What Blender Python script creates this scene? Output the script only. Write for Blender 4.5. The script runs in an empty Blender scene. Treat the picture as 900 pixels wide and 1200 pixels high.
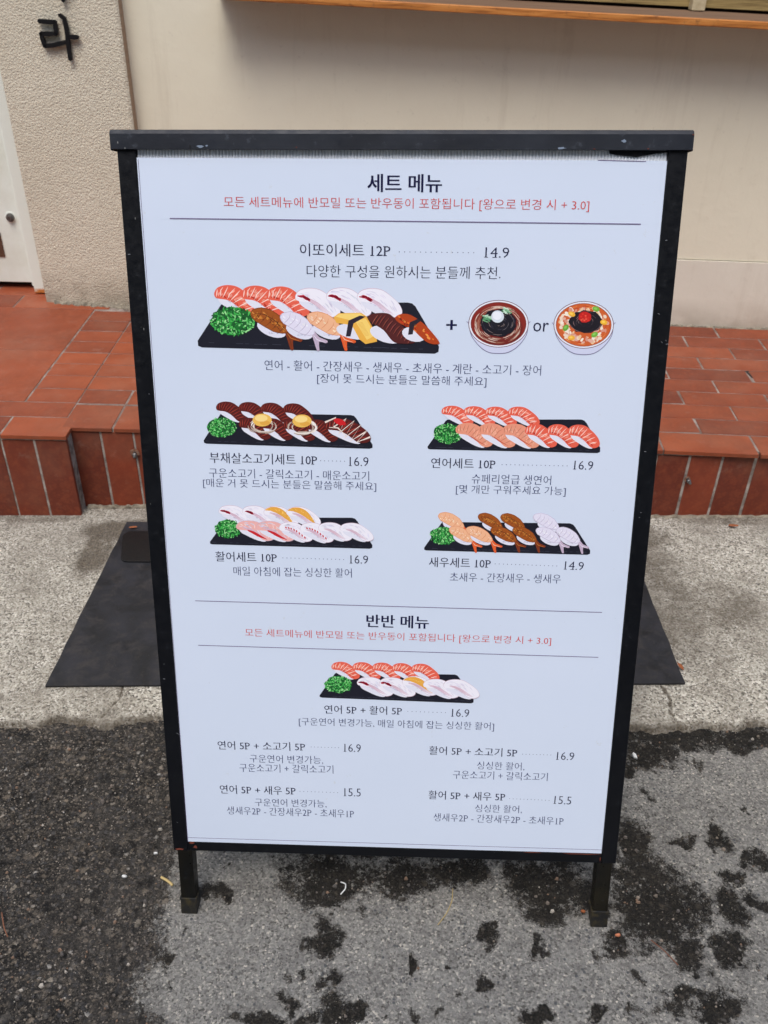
import bpy, bmesh, math, random
import numpy as np
from mathutils import Vector, Matrix
from mathutils.geometry import tessellate_polygon

random.seed(7)
SC = bpy.context.scene
COL = SC.collection

# ------------------------------------------------------------------ camera
cam = bpy.data.objects.new('camera', bpy.data.cameras.new('camera'))
COL.objects.link(cam)
SC.camera = cam
cr = Vector((0.9997118753, 0.0134461661, 0.0198838366))       # camera right
cd = Vector((0.0240034651, -0.5600146402, -0.8281349144))     # camera down
cf = Vector((0.0, 0.8283735893, -0.5601760408))               # camera forward
M = Matrix((cr, -cd, -cf)).transposed().to_4x4()
M.translation = Vector((0, 0, 1.24362))
cam.matrix_world = M
cam.data.sensor_fit = 'VERTICAL'
cam.data.sensor_height = 24
cam.data.lens = 1042.38 / 1200 * 24
cam.data.clip_start = 0.05
cam.data.clip_end = 400
cam.data.dof.use_dof = True
cam.data.dof.focus_distance = 1.12
cam.data.dof.aperture_fstop = 8.5

# ------------------------------------------------------------------ light
W = bpy.data.worlds.new('World')
SC.world = W
W.use_nodes = True
wn = W.node_tree
bg = wn.nodes['Background']
sky = wn.nodes.new('ShaderNodeTexSky')
sky.sky_type = 'NISHITA'
sky.sun_disc = False
SUN_EL, SUN_AZ = math.radians(64), math.radians(196)          # azimuth from +Y, clockwise
sky.sun_elevation = SUN_EL
sky.sun_rotation = SUN_AZ
sky.air_density = 1.0
sky.dust_density = 2.4
sky.ozone_density = 1.0
wn.links.new(sky.outputs[0], bg.inputs[0])
bg.inputs[1].default_value = 0.15
sl = bpy.data.lights.new('sun', 'SUN')
sl.energy = 1.5
sl.angle = math.radians(32)
sl.color = (1.0, 0.985, 0.96)
sun = bpy.data.objects.new('sun', sl)
COL.objects.link(sun)
sd = Vector((math.sin(SUN_AZ) * math.cos(SUN_EL), math.cos(SUN_AZ) * math.cos(SUN_EL), math.sin(SUN_EL)))
sun.rotation_euler = sd.to_track_quat('Z', 'Y').to_euler()
SC.view_settings.view_transform = 'Standard'
SC.view_settings.look = 'None'
SC.view_settings.exposure = 0.62
SC.view_settings.gamma = 1.0

# ------------------------------------------------------------------ helpers
def lin(c):
    return tuple(((x / 255) / 12.92 if x / 255 <= .04045 else ((x / 255 + .055) / 1.055) ** 2.4) for x in c)

def tag(o, label=None, cat=None, group=None, kind=None):
    if label: o['label'] = label
    if cat: o['category'] = cat
    if group: o['group'] = group
    if kind: o['kind'] = kind
    return o

def empty(name, loc=(0, 0, 0), mat=None):
    o = bpy.data.objects.new(name, None)
    COL.objects.link(o)
    o.empty_display_size = .05
    if mat is not None: o.matrix_world = mat
    else: o.location = loc
    return o

def link(name, me, mat, parent=None, smooth=False):
    o = bpy.data.objects.new(name, me)
    COL.objects.link(o)
    if mat is not None and not me.materials: me.materials.append(mat)
    if parent is not None: o.parent = parent
    if smooth:
        me.polygons.foreach_set('use_smooth', [True] * len(me.polygons))
    return o

class MB:
    """collects vertices and faces of ONE mesh"""
    def __init__(s): s.v, s.f = [], []
    def add(s, vs, fs):
        n = len(s.v)
        s.v += [tuple(p) for p in vs]
        s.f += [tuple(i + n for i in f) for f in fs]
        return s
    def box(s, x0, x1, y0, y1, z0, z1, c=0.0):
        """box with all edges chamfered by c"""
        if c <= 0:
            vs = [(x, y, z) for z in (z0, z1) for y in (y0, y1) for x in (x0, x1)]
            return s.add(vs, [(0, 2, 3, 1), (4, 5, 7, 6), (0, 1, 5, 4), (2, 6, 7, 3), (0, 4, 6, 2), (1, 3, 7, 5)])
        b = bmesh.new()
        bmesh.ops.create_cube(b, size=1)
        for v in b.verts:
            v.co = Vector(((x0 + x1) / 2 + v.co.x * (x1 - x0), (y0 + y1) / 2 + v.co.y * (y1 - y0), (z0 + z1) / 2 + v.co.z * (z1 - z0)))
        bmesh.ops.bevel(b, geom=list(b.edges), offset=c, segments=2, affect='EDGES', profile=.5)
        b.verts.index_update()
        s.add([v.co[:] for v in b.verts], [[v.index for v in f.verts] for f in b.faces])
        b.free()
        return s
    def tube(s, pts, r, n=8, cap=True):
        pts = [Vector(p) for p in pts]
        rs = r if isinstance(r, (list, tuple)) else [r] * len(pts)
        base = len(s.v)
        for i, p in enumerate(pts):
            t = (pts[min(i + 1, len(pts) - 1)] - pts[max(i - 1, 0)]).normalized()
            a = t.orthogonal().normalized() if i == 0 else (a - t * a.dot(t)).normalized()
            b = t.cross(a)
            for k in range(n):
                q = p + (a * math.cos(2 * math.pi * k / n) + b * math.sin(2 * math.pi * k / n)) * rs[i]
                s.v.append(tuple(q))
        for i in range(len(pts) - 1):
            for k in range(n):
                s.f.append((base + i * n + k, base + i * n + (k + 1) % n, base + (i + 1) * n + (k + 1) % n, base + (i + 1) * n + k))
        if cap:
            s.f.append(tuple(base + k for k in reversed(range(n))))
            s.f.append(tuple(base + (len(pts) - 1) * n + k for k in range(n)))
        return s
    def prism(s, poly, d0, d1, f):
        """poly: 2-D outline, f(u, v, d) -> point; extruded from d0 to d1"""
        n = len(poly)
        tris = tessellate_polygon([[Vector((u, v, 0)) for u, v in poly]])
        vs = [f(u, v, d0) for u, v in poly] + [f(u, v, d1) for u, v in poly]
        fs = [tuple(t) for t in tris] + [tuple(i + n for i in reversed(t)) for t in tris]
        fs += [(i, (i + 1) % n, (i + 1) % n + n, i + n) for i in range(n)]
        return s.add(vs, fs)
    def map(s, f):
        s.v = [tuple(f(*p)) for p in s.v]
        return s
    def mesh(s, name):
        me = bpy.data.meshes.new(name)
        me.from_pydata(s.v, [], s.f)
        b = bmesh.new(); b.from_mesh(me)
        bmesh.ops.recalc_face_normals(b, faces=b.faces)
        b.to_mesh(me); b.free()
        return me
    def build(s, name, mat, parent=None, smooth=False):
        return link(name, s.mesh(name), mat, parent, smooth)

# ---- node materials
class NT:
    def __init__(s, name):
        s.m = bpy.data.materials.new(name)
        s.m.use_nodes = True
        s.t = s.m.node_tree
        s.b = s.t.nodes['Principled BSDF']
        s.co = s.t.nodes.new('ShaderNodeTexCoord').outputs['Object']
    def n(s, typ, **kw):
        x = s.t.nodes.new(typ)
        for k, v in kw.items(): setattr(x, k, v)
        return x
    def l(s, a, b): s.t.links.new(a, b)
    def noise(s, scale, detail=4, rough=.55, co=None, dist=0):
        x = s.n('ShaderNodeTexNoise')
        x.inputs['Scale'].default_value = scale
        x.inputs['Detail'].default_value = detail
        x.inputs['Roughness'].default_value = rough
        x.inputs['Distortion'].default_value = dist
        s.l(co or s.co, x.inputs['Vector'])
        return x.outputs['Fac']
    def voro(s, scale, feature='F1', out='Distance', rnd=1, co=None):
        x = s.n('ShaderNodeTexVoronoi', feature=feature)
        x.inputs['Scale'].default_value = scale
        x.inputs['Randomness'].default_value = rnd
        s.l(co or s.co, x.inputs['Vector'])
        return x.outputs[out]
    def ramp(s, fac, stops, interp='LINEAR'):
        x = s.n('ShaderNodeValToRGB')
        x.color_ramp.interpolation = interp
        e = x.color_ramp.elements
        while len(e) < len(stops): e.new(.5)
        for i, (p, c) in enumerate(stops):
            e[i].position = p
            e[i].color = (*c, 1) if not isinstance(c, (int, float)) else (c, c, c, 1)
        s.l(fac, x.inputs[0])
        return x.outputs[0]
    def mix(s, fac, a, b, mode='MIX'):
        x = s.n('ShaderNodeMix', data_type='RGBA', blend_type=mode)
        for v, i in ((fac, 0), (a, 6), (b, 7)):
            if isinstance(v, (int, float)):
                x.inputs[i].default_value = v if i == 0 else (v, v, v, 1)
            elif isinstance(v, tuple): x.inputs[i].default_value = (*v, 1)
            else: s.l(v, x.inputs[i])
        return x.outputs[2]
    def math(s, op, a, b=0.0, clamp=False):
        x = s.n('ShaderNodeMath', operation=op, use_clamp=clamp)
        for v, i in ((a, 0), (b, 1)):
            if isinstance(v, (int, float)): x.inputs[i].default_value = v
            else: s.l(v, x.inputs[i])
        return x.outputs[0]
    def attr(s, name):
        return s.n('ShaderNodeAttribute', attribute_name=name)
    def rand(s): return s.n('ShaderNodeObjectInfo').outputs['Random']
    def sep(s, i):
        x = s.n('ShaderNodeSeparateXYZ'); s.l(s.co, x.inputs[0]); return x.outputs[i]
    def out(s, color=None, rough=None, bump=None, dist=.001, strength=1.0, metal=0.0, spec=.5):
        for v, k in ((color, 'Base Color'), (rough, 'Roughness')):
            if v is None: continue
            if isinstance(v, (int, float)): s.b.inputs[k].default_value = v
            elif isinstance(v, tuple): s.b.inputs[k].default_value = (*v, 1)
            else: s.l(v, s.b.inputs[k])
        s.b.inputs['Metallic'].default_value = metal
        s.b.inputs['Specular IOR Level'].default_value = spec
        if bump is not None:
            x = s.n('ShaderNodeBump')
            x.inputs['Distance'].default_value = dist
            x.inputs['Strength'].default_value = strength
            s.l(bump, x.inputs['Height'])
            s.l(x.outputs[0], s.b.inputs['Normal'])
        return s.m

# ------------------------------------------------------------------ materials
def mat_tile(name, c1, c2, rough):
    t = NT(name)
    r = t.rand()
    base = t.mix(r, lin(c1), lin(c2))
    n1 = t.noise(9, 5, .6)
    base = t.mix(t.ramp(n1, [(.35, 0), (.7, .38)]), base, lin((96, 50, 34)))
    n2 = t.noise(60, 4, .7)
    base = t.mix(t.ramp(n2, [(.45, 0), (.75, .25)]), base, lin((176, 92, 58)))
    n3 = t.noise(420, 2, .6)
    base = t.mix(t.ramp(n3, [(.70, 0), (.80, .5)]), base, lin((60, 34, 26)))
    geo = t.n('ShaderNodeNewGeometry')
    dust = t.noise(5, 4, .6, co=geo.outputs['Position'])
    base = t.mix(t.ramp(dust, [(.48, 0), (.75, .3)]), base, lin((140, 104, 84)))
    base = t.mix(t.ramp(t.noise(3.1, 5, .7, co=geo.outputs['Position']), [(.5, 0), (.72, .4)]), base, lin((88, 44, 32)))
    base = t.mix(t.ramp(t.noise(22, 6, .8, co=geo.outputs['Position']), [(.58, 0), (.74, .30)]), base, lin((150, 122, 108)))
    h = t.math('ADD', n2, t.math('MULTIPLY', n1, 2.0))
    rg = t.ramp(t.noise(14, 4, .6), [(.3, rough - .1), (.7, rough + .14)])
    return t.out(base, rg, h, .0006, .35, spec=.28)
M_TILE = mat_tile('terracotta_floor', (112, 52, 34), (154, 76, 44), .42)
M_TILE_DARK = mat_tile('terracotta_worn_floor', (106, 50, 34), (142, 70, 42), .46)
M_RISER = mat_tile('terracotta_riser', (98, 42, 30), (130, 58, 38), .5)

t = NT('grout')
n1 = t.noise(30, 5, .6); n2 = t.noise(300, 3, .6)
c = t.mix(t.ramp(n1, [(.35, 0), (.65, 1)]), lin((104, 92, 84)), lin((172, 162, 152)))
c = t.mix(t.ramp(n2, [(.55, 0), (.72, .5)]), c, lin((80, 70, 66)))
gn = t.n('ShaderNodeNewGeometry'); sx_ = t.n('ShaderNodeSeparateXYZ'); t.l(gn.outputs['True Normal'], sx_.inputs[0])
c = t.mix(t.math('MULTIPLY', t.ramp(sx_.outputs[2], [(.4, 0), (.6, 1)]), t.ramp(t.noise(6, 4, .7), [(.35, .75), (.65, .25)])), c, lin((98, 72, 60)))
M_GROUT = t.out(c, .9, n2, .001, .6)

t = NT('stucco')
n1 = t.noise(2.2, 5, .65); v1 = t.math('SUBTRACT', 1.0, t.math('MULTIPLY', t.voro(190, 'F1'), 1.2)); v2 = t.noise(230, 3, .6)
c = t.mix(t.ramp(n1, [(.35, 0), (.7, 1)]), lin((212, 203, 182)), lin((200, 190, 168)))
c = t.mix(t.ramp(v2, [(.30, .35), (.48, 0)]), c, lin((168, 154, 134)))
zz = t.sep(2)
splash = t.math('MULTIPLY', t.ramp(zz, [(.0, 1), (.12, 0)]), t.ramp(t.noise(14, 5, .7), [(.3, .15), (.6, 1)]))
c = t.mix(t.math('MULTIPLY', splash, .65), c, lin((120, 108, 92)))
c = t.mix(t.ramp(t.noise(6, 6, .75), [(.62, 0), (.74, .3)]), c, lin((160, 140, 118)))
M_STUCCO = t.out(c, .92, t.math('ADD', t.math('MULTIPLY', v1, .55), t.math('MULTIPLY', v2, 1.1)), .0030, .8, spec=.15)

def mat_wall(name, c1, c2, stain):
    t = NT(name)
    n1 = t.noise(1.7, 5, .6); n2 = t.noise(45, 5, .7); n3 = t.noise(9, 4, .6)
    c = t.mix(t.ramp(n1, [(.35, 0), (.7, 1)]), lin(c1), lin(c2))
    c = t.mix(t.ramp(n2, [(.62, 0), (.76, .22)]), c, lin((150, 136, 116)))
    stx = t.n('ShaderNodeMapping'); t.l(t.co, stx.inputs[0]); stx.inputs['Scale'].default_value = (9, 9, .8)
    c = t.mix(t.ramp(t.noise(2.2, 6, .7, co=stx.outputs[0]), [(.55, 0), (.75, .22)]), c, lin((168, 152, 128)))
    c = t.mix(t.ramp(t.noise(4.5, 6, .8, dist=.6), [(.60, 0), (.72, .25)]), c, lin((184, 170, 146)))
    zz = t.sep(2)
    sp = t.math('MULTIPLY', t.ramp(zz, [(.212, 1), (.30, 0)]), t.ramp(n3, [(.3, .2), (.6, 1)]))
    c = t.mix(t.math('MULTIPLY', sp, stain), c, lin((140, 128, 110)))
    return t.out(c, .6, t.math('ADD', t.math('MULTIPLY', n3, 2), n2), .0022, .35, spec=.3)
M_WALL = mat_wall('painted_wall', (226, 219, 196), (218, 210, 187), .3)
M_SKIRT = mat_wall('plaster_skirting', (222, 215, 198), (212, 204, 187), .6)

t = NT('mortar')
n = t.noise(60, 5, .7); v = t.voro(320)
c = t.mix(t.ramp(n, [(.35, 0), (.65, 1)]), lin((88, 80, 68)), lin((150, 140, 122)))
M_MORTAR = t.out(c, .95, n, .003, .7)

t = NT('varnished_wood')
x = t.n('ShaderNodeMapping'); t.l(t.co, x.inputs[0]); x.inputs['Scale'].default_value = (1.2, 22, 26)
g = t.noise(5, 6, .65, co=x.outputs[0], dist=.6)
c = t.ramp(g, [(.3, lin((112, 62, 24))), (.5, lin((188, 118, 54))), (.7, lin((210, 144, 76)))])
c = t.mix(t.ramp(t.noise(40, 4, .7), [(.6, 0), (.72, .6)]), c, lin((84, 50, 28)))
M_WOOD = t.out(c, .42, g, .0008, .5)

t = NT('dusty_wood_top')
x = t.n('ShaderNodeMapping'); t.l(t.co, x.inputs[0]); x.inputs['Scale'].default_value = (1.0, 20, 20)
g = t.noise(5, 6, .65, co=x.outputs[0], dist=.6)
c = t.ramp(g, [(.3, lin((90, 66, 46))), (.7, lin((132, 104, 80)))])
M_WOODTOP = t.out(c, .8, g, .0008, .5)

t = NT('olive_sash_wood')
x = t.n('ShaderNodeMapping'); t.l(t.co, x.inputs[0]); x.inputs['Scale'].default_value = (1.0, 18, 40)
g = t.noise(6, 6, .7, co=x.outputs[0], dist=.4)
c = t.ramp(g, [(.3, lin((96, 76, 42))), (.55, lin((162, 140, 90))), (.75, lin((184, 164, 112)))])
M_SASH = t.out(c, .5, g, .0008, .5)

t = NT('pale_post')
g = t.noise(30, 5, .6)
c = t.mix(t.ramp(g, [(.4, 0), (.7, 1)]), lin((206, 194, 160)), lin((170, 152, 118)))
M_POST = t.out(c, .5, g, .0006, .4)

t = NT('window_glass')
c = t.mix(t.noise(3, 3), lin((52, 44, 34)), lin((30, 26, 22)))
M_GLASS = t.out(c, .08)

def mat_paint_white():
    t = NT('aged_white_paint')
    n = t.noise(7, 5, .65); n2 = t.noise(60, 4, .7)
    c = t.mix(t.ramp(n, [(.4, 0), (.75, 1)]), lin((226, 230, 220)), lin((210, 211, 196)))
    c = t.mix(t.ramp(n2, [(.64, 0), (.75, .35)]), c, lin((176, 160, 128)))
    return t.out(c, .38, n2, .0005, .3)
M_WHITE = mat_paint_white()

t = NT('rusty_white_paint')
n = t.noise(55, 5, .7); zz = t.sep(2)
k = t.math('ADD', t.ramp(t.math('ADD', zz, .1), [(.075, .85), (.115, .0)]), t.math('MULTIPLY', t.math('SUBTRACT', n, .5), .9), clamp=True)
c = t.mix(t.ramp(k, [(.30, 0), (.5, 1)]), lin((226, 230, 219)), lin((190, 118, 56)))
c = t.mix(t.ramp(k, [(.62, 0), (.85, 1)]), c, lin((86, 44, 24)))
M_WHITE_RUST = t.out(c, .5, n, .001, .5)

t = NT('dark_gap_fill'); M_DARK = t.out(lin((34, 26, 22)), .9)  # near-black fill; paints the shade in the sill and threshold gaps
t = NT('steel')
M_STEEL = t.out(t.mix(t.noise(90, 3), lin((150, 150, 148)), lin((92, 88, 84))), .38, metal=.85)
t = NT('rust')
n = t.noise(160, 4, .7)
M_RUST = t.out(t.mix(t.ramp(n, [(.35, 0), (.65, 1)]), lin((96, 58, 40)), lin((146, 112, 92))), .9, n, .001, .6)

def mat_black(name, c0, c1, rough, chip=.5):
    t = NT(name)
    n = t.noise(11, 5, .6); n2 = t.noise(90, 4, .7); n3 = t.noise(700, 2, .5)
    c = t.mix(t.ramp(n, [(.4, 0), (.7, 1)]), lin(c0), lin(c1))
    c = t.mix(t.ramp(n2, [(.6, 0), (.75, chip)]), c, lin((92, 98, 108)))
    sp = t.n('ShaderNodeMapping'); t.l(t.co, sp.inputs[0]); sp.inputs['Scale'].default_value = (1, 1, .35)
    dust = t.voro(260, co=sp.outputs[0])
    gate = t.ramp(t.noise(38, 3, .6), [(.63, 0), (.68, 1)])
    c = t.mix(t.math('MULTIPLY', t.ramp(dust, [(.10, .8), (.16, 0)]), gate), c, lin((150, 150, 146)))
    rg = t.ramp(n2, [(.35, rough - .08), (.7, rough + .15)])
    return t.out(c, rg, t.math('ADD', n, t.math('MULTIPLY', n2, .3)), .0015, .35, spec=.28)
M_BLACK = mat_black('black_frame_paint', (7, 9, 14), (13, 15, 20), .42, .10)
M_CAP = mat_black('black_cap_paint', (28, 31, 38), (40, 44, 52), .5, .35)
M_LEG = mat_black('black_leg_paint', (10, 11, 12), (30, 27, 18), .35, .1)
t = NT('mossy_rubber')
n = t.noise(80, 4, .7)
M_FOOT = t.out(t.mix(t.ramp(n, [(.45, 0), (.7, 1)]), lin((20, 20, 20)), lin((62, 54, 30))), .6, n, .001, .5)

t = NT('poster_paper')
n = t.noise(3, 4, .5); n2 = t.noise(70, 4, .75); n3 = t.noise(260, 3, .6)
c = t.mix(t.ramp(n, [(.35, 0), (.7, 1)]), (.620, .695, .820), (.650, .720, .845))
gate = t.ramp(t.noise(9, 3, .6), [(.5, 0), (.6, 1)])
c = t.mix(t.math('MULTIPLY', t.ramp(n2, [(.64, 0), (.74, .35)]), gate), c, lin((186, 182, 168)))
c = t.mix(t.ramp(n3, [(.74, 0), (.80, .45)]), c, lin((150, 150, 158)))
M_PAPER = t.out(c, t.ramp(n2, [(.3, .30), (.7, .42)]), n, .004, .25, spec=.45)

t = NT('corrugated_plastic')
M_FLUTE = t.out(lin((240, 243, 246)), .25, spec=.6)

t = NT('print_ink')
a = t.attr('ink')
M_INK = t.out(a.outputs['Color'], .4, spec=.4)
def ink(name, c):
    t = NT(name); return t.out(lin(c), .5, spec=.2)
M_NAVY = ink('ink_navy', (18, 20, 60))
M_GREY = ink('ink_slate', (48, 56, 100))
M_RED = ink('ink_red', (204, 64, 60))
M_RULE = ink('ink_rule', (112, 100, 134))
M_LETTER = ink('letter_black', (24, 23, 24))

t = NT('rubber_mat')
n = t.noise(11, 6, .7, dist=.8); n2 = t.noise(26, 6, .75, dist=.3); n3 = t.noise(500, 2)
c = t.mix(t.ramp(n, [(.38, 0), (.62, 1)]), lin((14, 15, 18)), lin((34, 34, 39)))
c = t.mix(t.ramp(n2, [(.50, 0), (.66, .75)]), c, lin((50, 46, 44)))
c = t.mix(t.ramp(n3, [(.70, 0), (.78, .6)]), c, lin((100, 96, 90)))
M_MAT = t.out(c, t.ramp(n, [(.3, .5), (.7, .8)]), n2, .0012, .4)
t = NT('wet_black_rubber')
n = t.noise(70, 4, .7)
M_WET = t.out(t.mix(t.ramp(n, [(.55, 0), (.8, 1)]), lin((8, 8, 8)), lin((24, 22, 20))), .5, n, .0012, .5)

# ground: worn asphalt with a skin of cement
t = NT('asphalt_and_cement')
cem = t.attr('cement').outputs['Fac']
e1 = t.noise(26, 6, .72); e2 = t.noise(150, 4, .7)
k = t.math('ADD', t.math('ADD', cem, t.math('MULTIPLY', t.math('SUBTRACT', t.noise(72, 6, .78), .5), 1.7)), t.math('ADD', t.math('MULTIPLY', t.math('SUBTRACT', e1, .5), 1.1), t.math('ADD', t.math('MULTIPLY', t.math('SUBTRACT', e2, .5), 1.15), t.math('MULTIPLY', t.math('SUBTRACT', t.noise(420, 3, .7), .5), .8))))
k = t.ramp(k, [(.34, 0), (.66, 1)])
# asphalt: stones in binder
dn_ = t.n('ShaderNodeTexNoise'); dn_.inputs['Scale'].default_value = 130; dn_.inputs['Detail'].default_value = 3; t.l(t.co, dn_.inputs['Vector'])
vs_ = t.n('ShaderNodeVectorMath', operation='SCALE'); vs_.inputs['Scale'].default_value = .011; t.l(dn_.outputs['Color'], vs_.inputs[0])
va_ = t.n('ShaderNodeVectorMath', operation='ADD'); t.l(t.co, va_.inputs[0]); t.l(vs_.outputs[0], va_.inputs[1])
WARP = va_.outputs[0]
v = t.n('ShaderNodeTexVoronoi'); v.inputs['Scale'].default_value = 125; t.l(WARP, v.inputs['Vector'])
sepc = t.n('ShaderNodeSeparateColor'); t.l(v.outputs['Color'], sepc.inputs[0])
stone = t.ramp(sepc.outputs[0], [(0, lin((52, 52, 54))), (.35, lin((72, 72, 74))), (.62, lin((96, 93, 90))), (.80, lin((130, 122, 112))), (.92, lin((158, 142, 122))), (1, lin((206, 202, 194)))])
body = t.math('MULTIPLY', t.ramp(v.outputs['Distance'], [(.25, 1), (.55, 0)]), t.ramp(sepc.outputs[1], [(.42, 0), (.5, 1)]))
v2 = t.n('ShaderNodeTexVoronoi'); v2.inputs['Scale'].default_value = 420; t.l(t.co, v2.inputs['Vector'])
s2 = t.n('ShaderNodeSeparateColor'); t.l(v2.outputs['Color'], s2.inputs[0])
binder = t.ramp(s2.outputs[0], [(0, lin((22, 21, 20))), (.5, lin((46, 44, 41))), (.82, lin((78, 73, 67))), (.94, lin((120, 110, 98))), (1, lin((178, 166, 150)))])
asp = t.mix(body, binder, stone)
asp = t.mix(t.ramp(t.noise(4.5, 4, .6), [(.35, 0), (.7, .55)]), asp, lin((92, 87, 81)), 'MIX')
vb = t.n('ShaderNodeTexVoronoi'); vb.inputs['Scale'].default_value = 58; t.l(WARP, vb.inputs['Vector'])
sb_ = t.n('ShaderNodeSeparateColor'); t.l(vb.outputs['Color'], sb_.inputs[0])
big = t.math('MULTIPLY', t.ramp(t.math('ADD', vb.outputs['Distance'], t.math('MULTIPLY', t.noise(120, 3), .35)), [(.42, 1), (.52, 0)]), t.ramp(sb_.outputs[1], [(.70, 0), (.74, .8)]))
asp = t.mix(big, asp, t.ramp(sb_.outputs[0], [(0, lin((74, 71, 68))), (.5, lin((104, 98, 90))), (.85, lin((140, 128, 112))), (1, lin((170, 160, 144)))]))
dustn = t.noise(90, 4, .75)
asp = t.mix(t.ramp(dustn, [(.54, 0), (.68, .75)]), asp, lin((126, 115, 101)))
asp = t.mix(t.ramp(t.noise(34, 5, .75), [(.52, 0), (.64, .8)]), asp, lin((22, 21, 20)))
dark = t.attr('dark').outputs['Fac']
asp = t.mix(t.math('MULTIPLY', dark, .78), asp, t.mix(s2.outputs[1], lin((14, 13, 12)), lin((46, 42, 34))))
# cement skin
v3 = t.n('ShaderNodeTexVoronoi'); v3.inputs['Scale'].default_value = 360; t.l(t.co, v3.inputs['Vector'])
s3 = t.n('ShaderNodeSeparateColor'); t.l(v3.outputs['Color'], s3.inputs[0])
cm = t.ramp(s3.outputs[0], [(0, lin((84, 81, 76))), (.22, lin((134, 131, 125))), (.65, lin((160, 157, 150))), (.93, lin((186, 180, 169))), (1, lin((232, 224, 208)))])
cm = t.mix(t.ramp(t.noise(9, 5, .65), [(.35, 0), (.65, .35)]), cm, lin((176, 172, 163)))
cm = t.mix(t.ramp(t.noise(14, 6, .75), [(.50, 0), (.68, .55)]), cm, t.mix(s3.outputs[1], lin((74, 72, 70)), lin((122, 119, 114))))
cm = t.mix(t.ramp(t.noise(55, 5, .7), [(.58, 0), (.70, .5)]), cm, lin((112, 108, 102)))
cm = t.mix(t.ramp(t.noise(170, 5, .8), [(.57, 0), (.68, .7)]), cm, lin((76, 73, 68)))
cm = t.mix(t.ramp(t.noise(140, 5, .8), [(.56, 0), (.68, .5)]), cm, lin((196, 190, 176)))
v4 = t.voro(95); s4n = t.noise(20, 2)
cm = t.mix(t.math('MULTIPLY', t.ramp(v4, [(.16, .8), (.24, 0)]), t.ramp(s4n, [(.5, 0), (.55, 1)])), cm, lin((86, 88, 92)))
c = t.mix(k, asp, cm)
hb = t.math('ADD', t.math('MULTIPLY', t.math('SUBTRACT', 1.0, v.outputs['Distance']), .7), t.math('MULTIPLY', t.noise(200, 5, .75), 1.6))
hc = t.math('MULTIPLY', t.noise(230, 5, .8), 1.5)
hh = t.n('ShaderNodeMix', data_type='FLOAT'); t.l(k, hh.inputs[0]); t.l(hb, hh.inputs[2]); t.l(hc, hh.inputs[3])
M_GROUND = t.out(c, .85, hh.outputs[0], .0060, 1.0, spec=.25)

t = NT('washed_concrete')
v = t.n('ShaderNodeTexVoronoi'); v.inputs['Scale'].default_value = 300; t.l(t.co, v.inputs['Vector'])
s = t.n('ShaderNodeSeparateColor'); t.l(v.outputs['Color'], s.inputs[0])
c = t.ramp(s.outputs[0], [(0, lin((78, 74, 68))), (.18, lin((142, 135, 122))), (.5, lin((184, 177, 162))), (.85, lin((208, 202, 187))), (1, lin((234, 229, 216)))])
n1 = t.noise(3.4, 6, .68, dist=.4)
c = t.mix(t.ramp(n1, [(.42, 0), (.64, .8)]), c, t.mix(s.outputs[1], lin((112, 105, 94)), lin((156, 148, 134))))
n2 = t.noise(28, 5, .7)
c = t.mix(t.ramp(n2, [(.55, 0), (.7, .45)]), c, lin((120, 110, 98)))
dirt = t.attr('dirt').outputs['Fac']
dn = t.math('ADD', dirt, t.math('MULTIPLY', t.math('ADD', t.math('MULTIPLY', t.math('SUBTRACT', t.noise(9, 5, .7), .5), 1.0), t.math('SUBTRACT', t.noise(40, 5, .75), .5)), .9), clamp=True)
c = t.mix(t.math('MULTIPLY', t.ramp(dn, [(.3, 0), (.8, 1)]), .8), c, t.mix(s.outputs[2], lin((62, 54, 44)), lin((98, 86, 70))))
hb = t.math('ADD', t.math('MULTIPLY', t.noise(300, 5, .75), 1.4), t.math('MULTIPLY', v.outputs['Distance'], -.7))
M_APRON = t.out(c, .88, hb, .0032, .9, spec=.3)

def simple(name, c, rough=.8, vary=.25):
    t = NT(name)
    a = lin(c)
    return t.out(t.mix(t.noise(120, 3), a, tuple(x * (1 - vary) for x in a)), rough)

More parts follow.
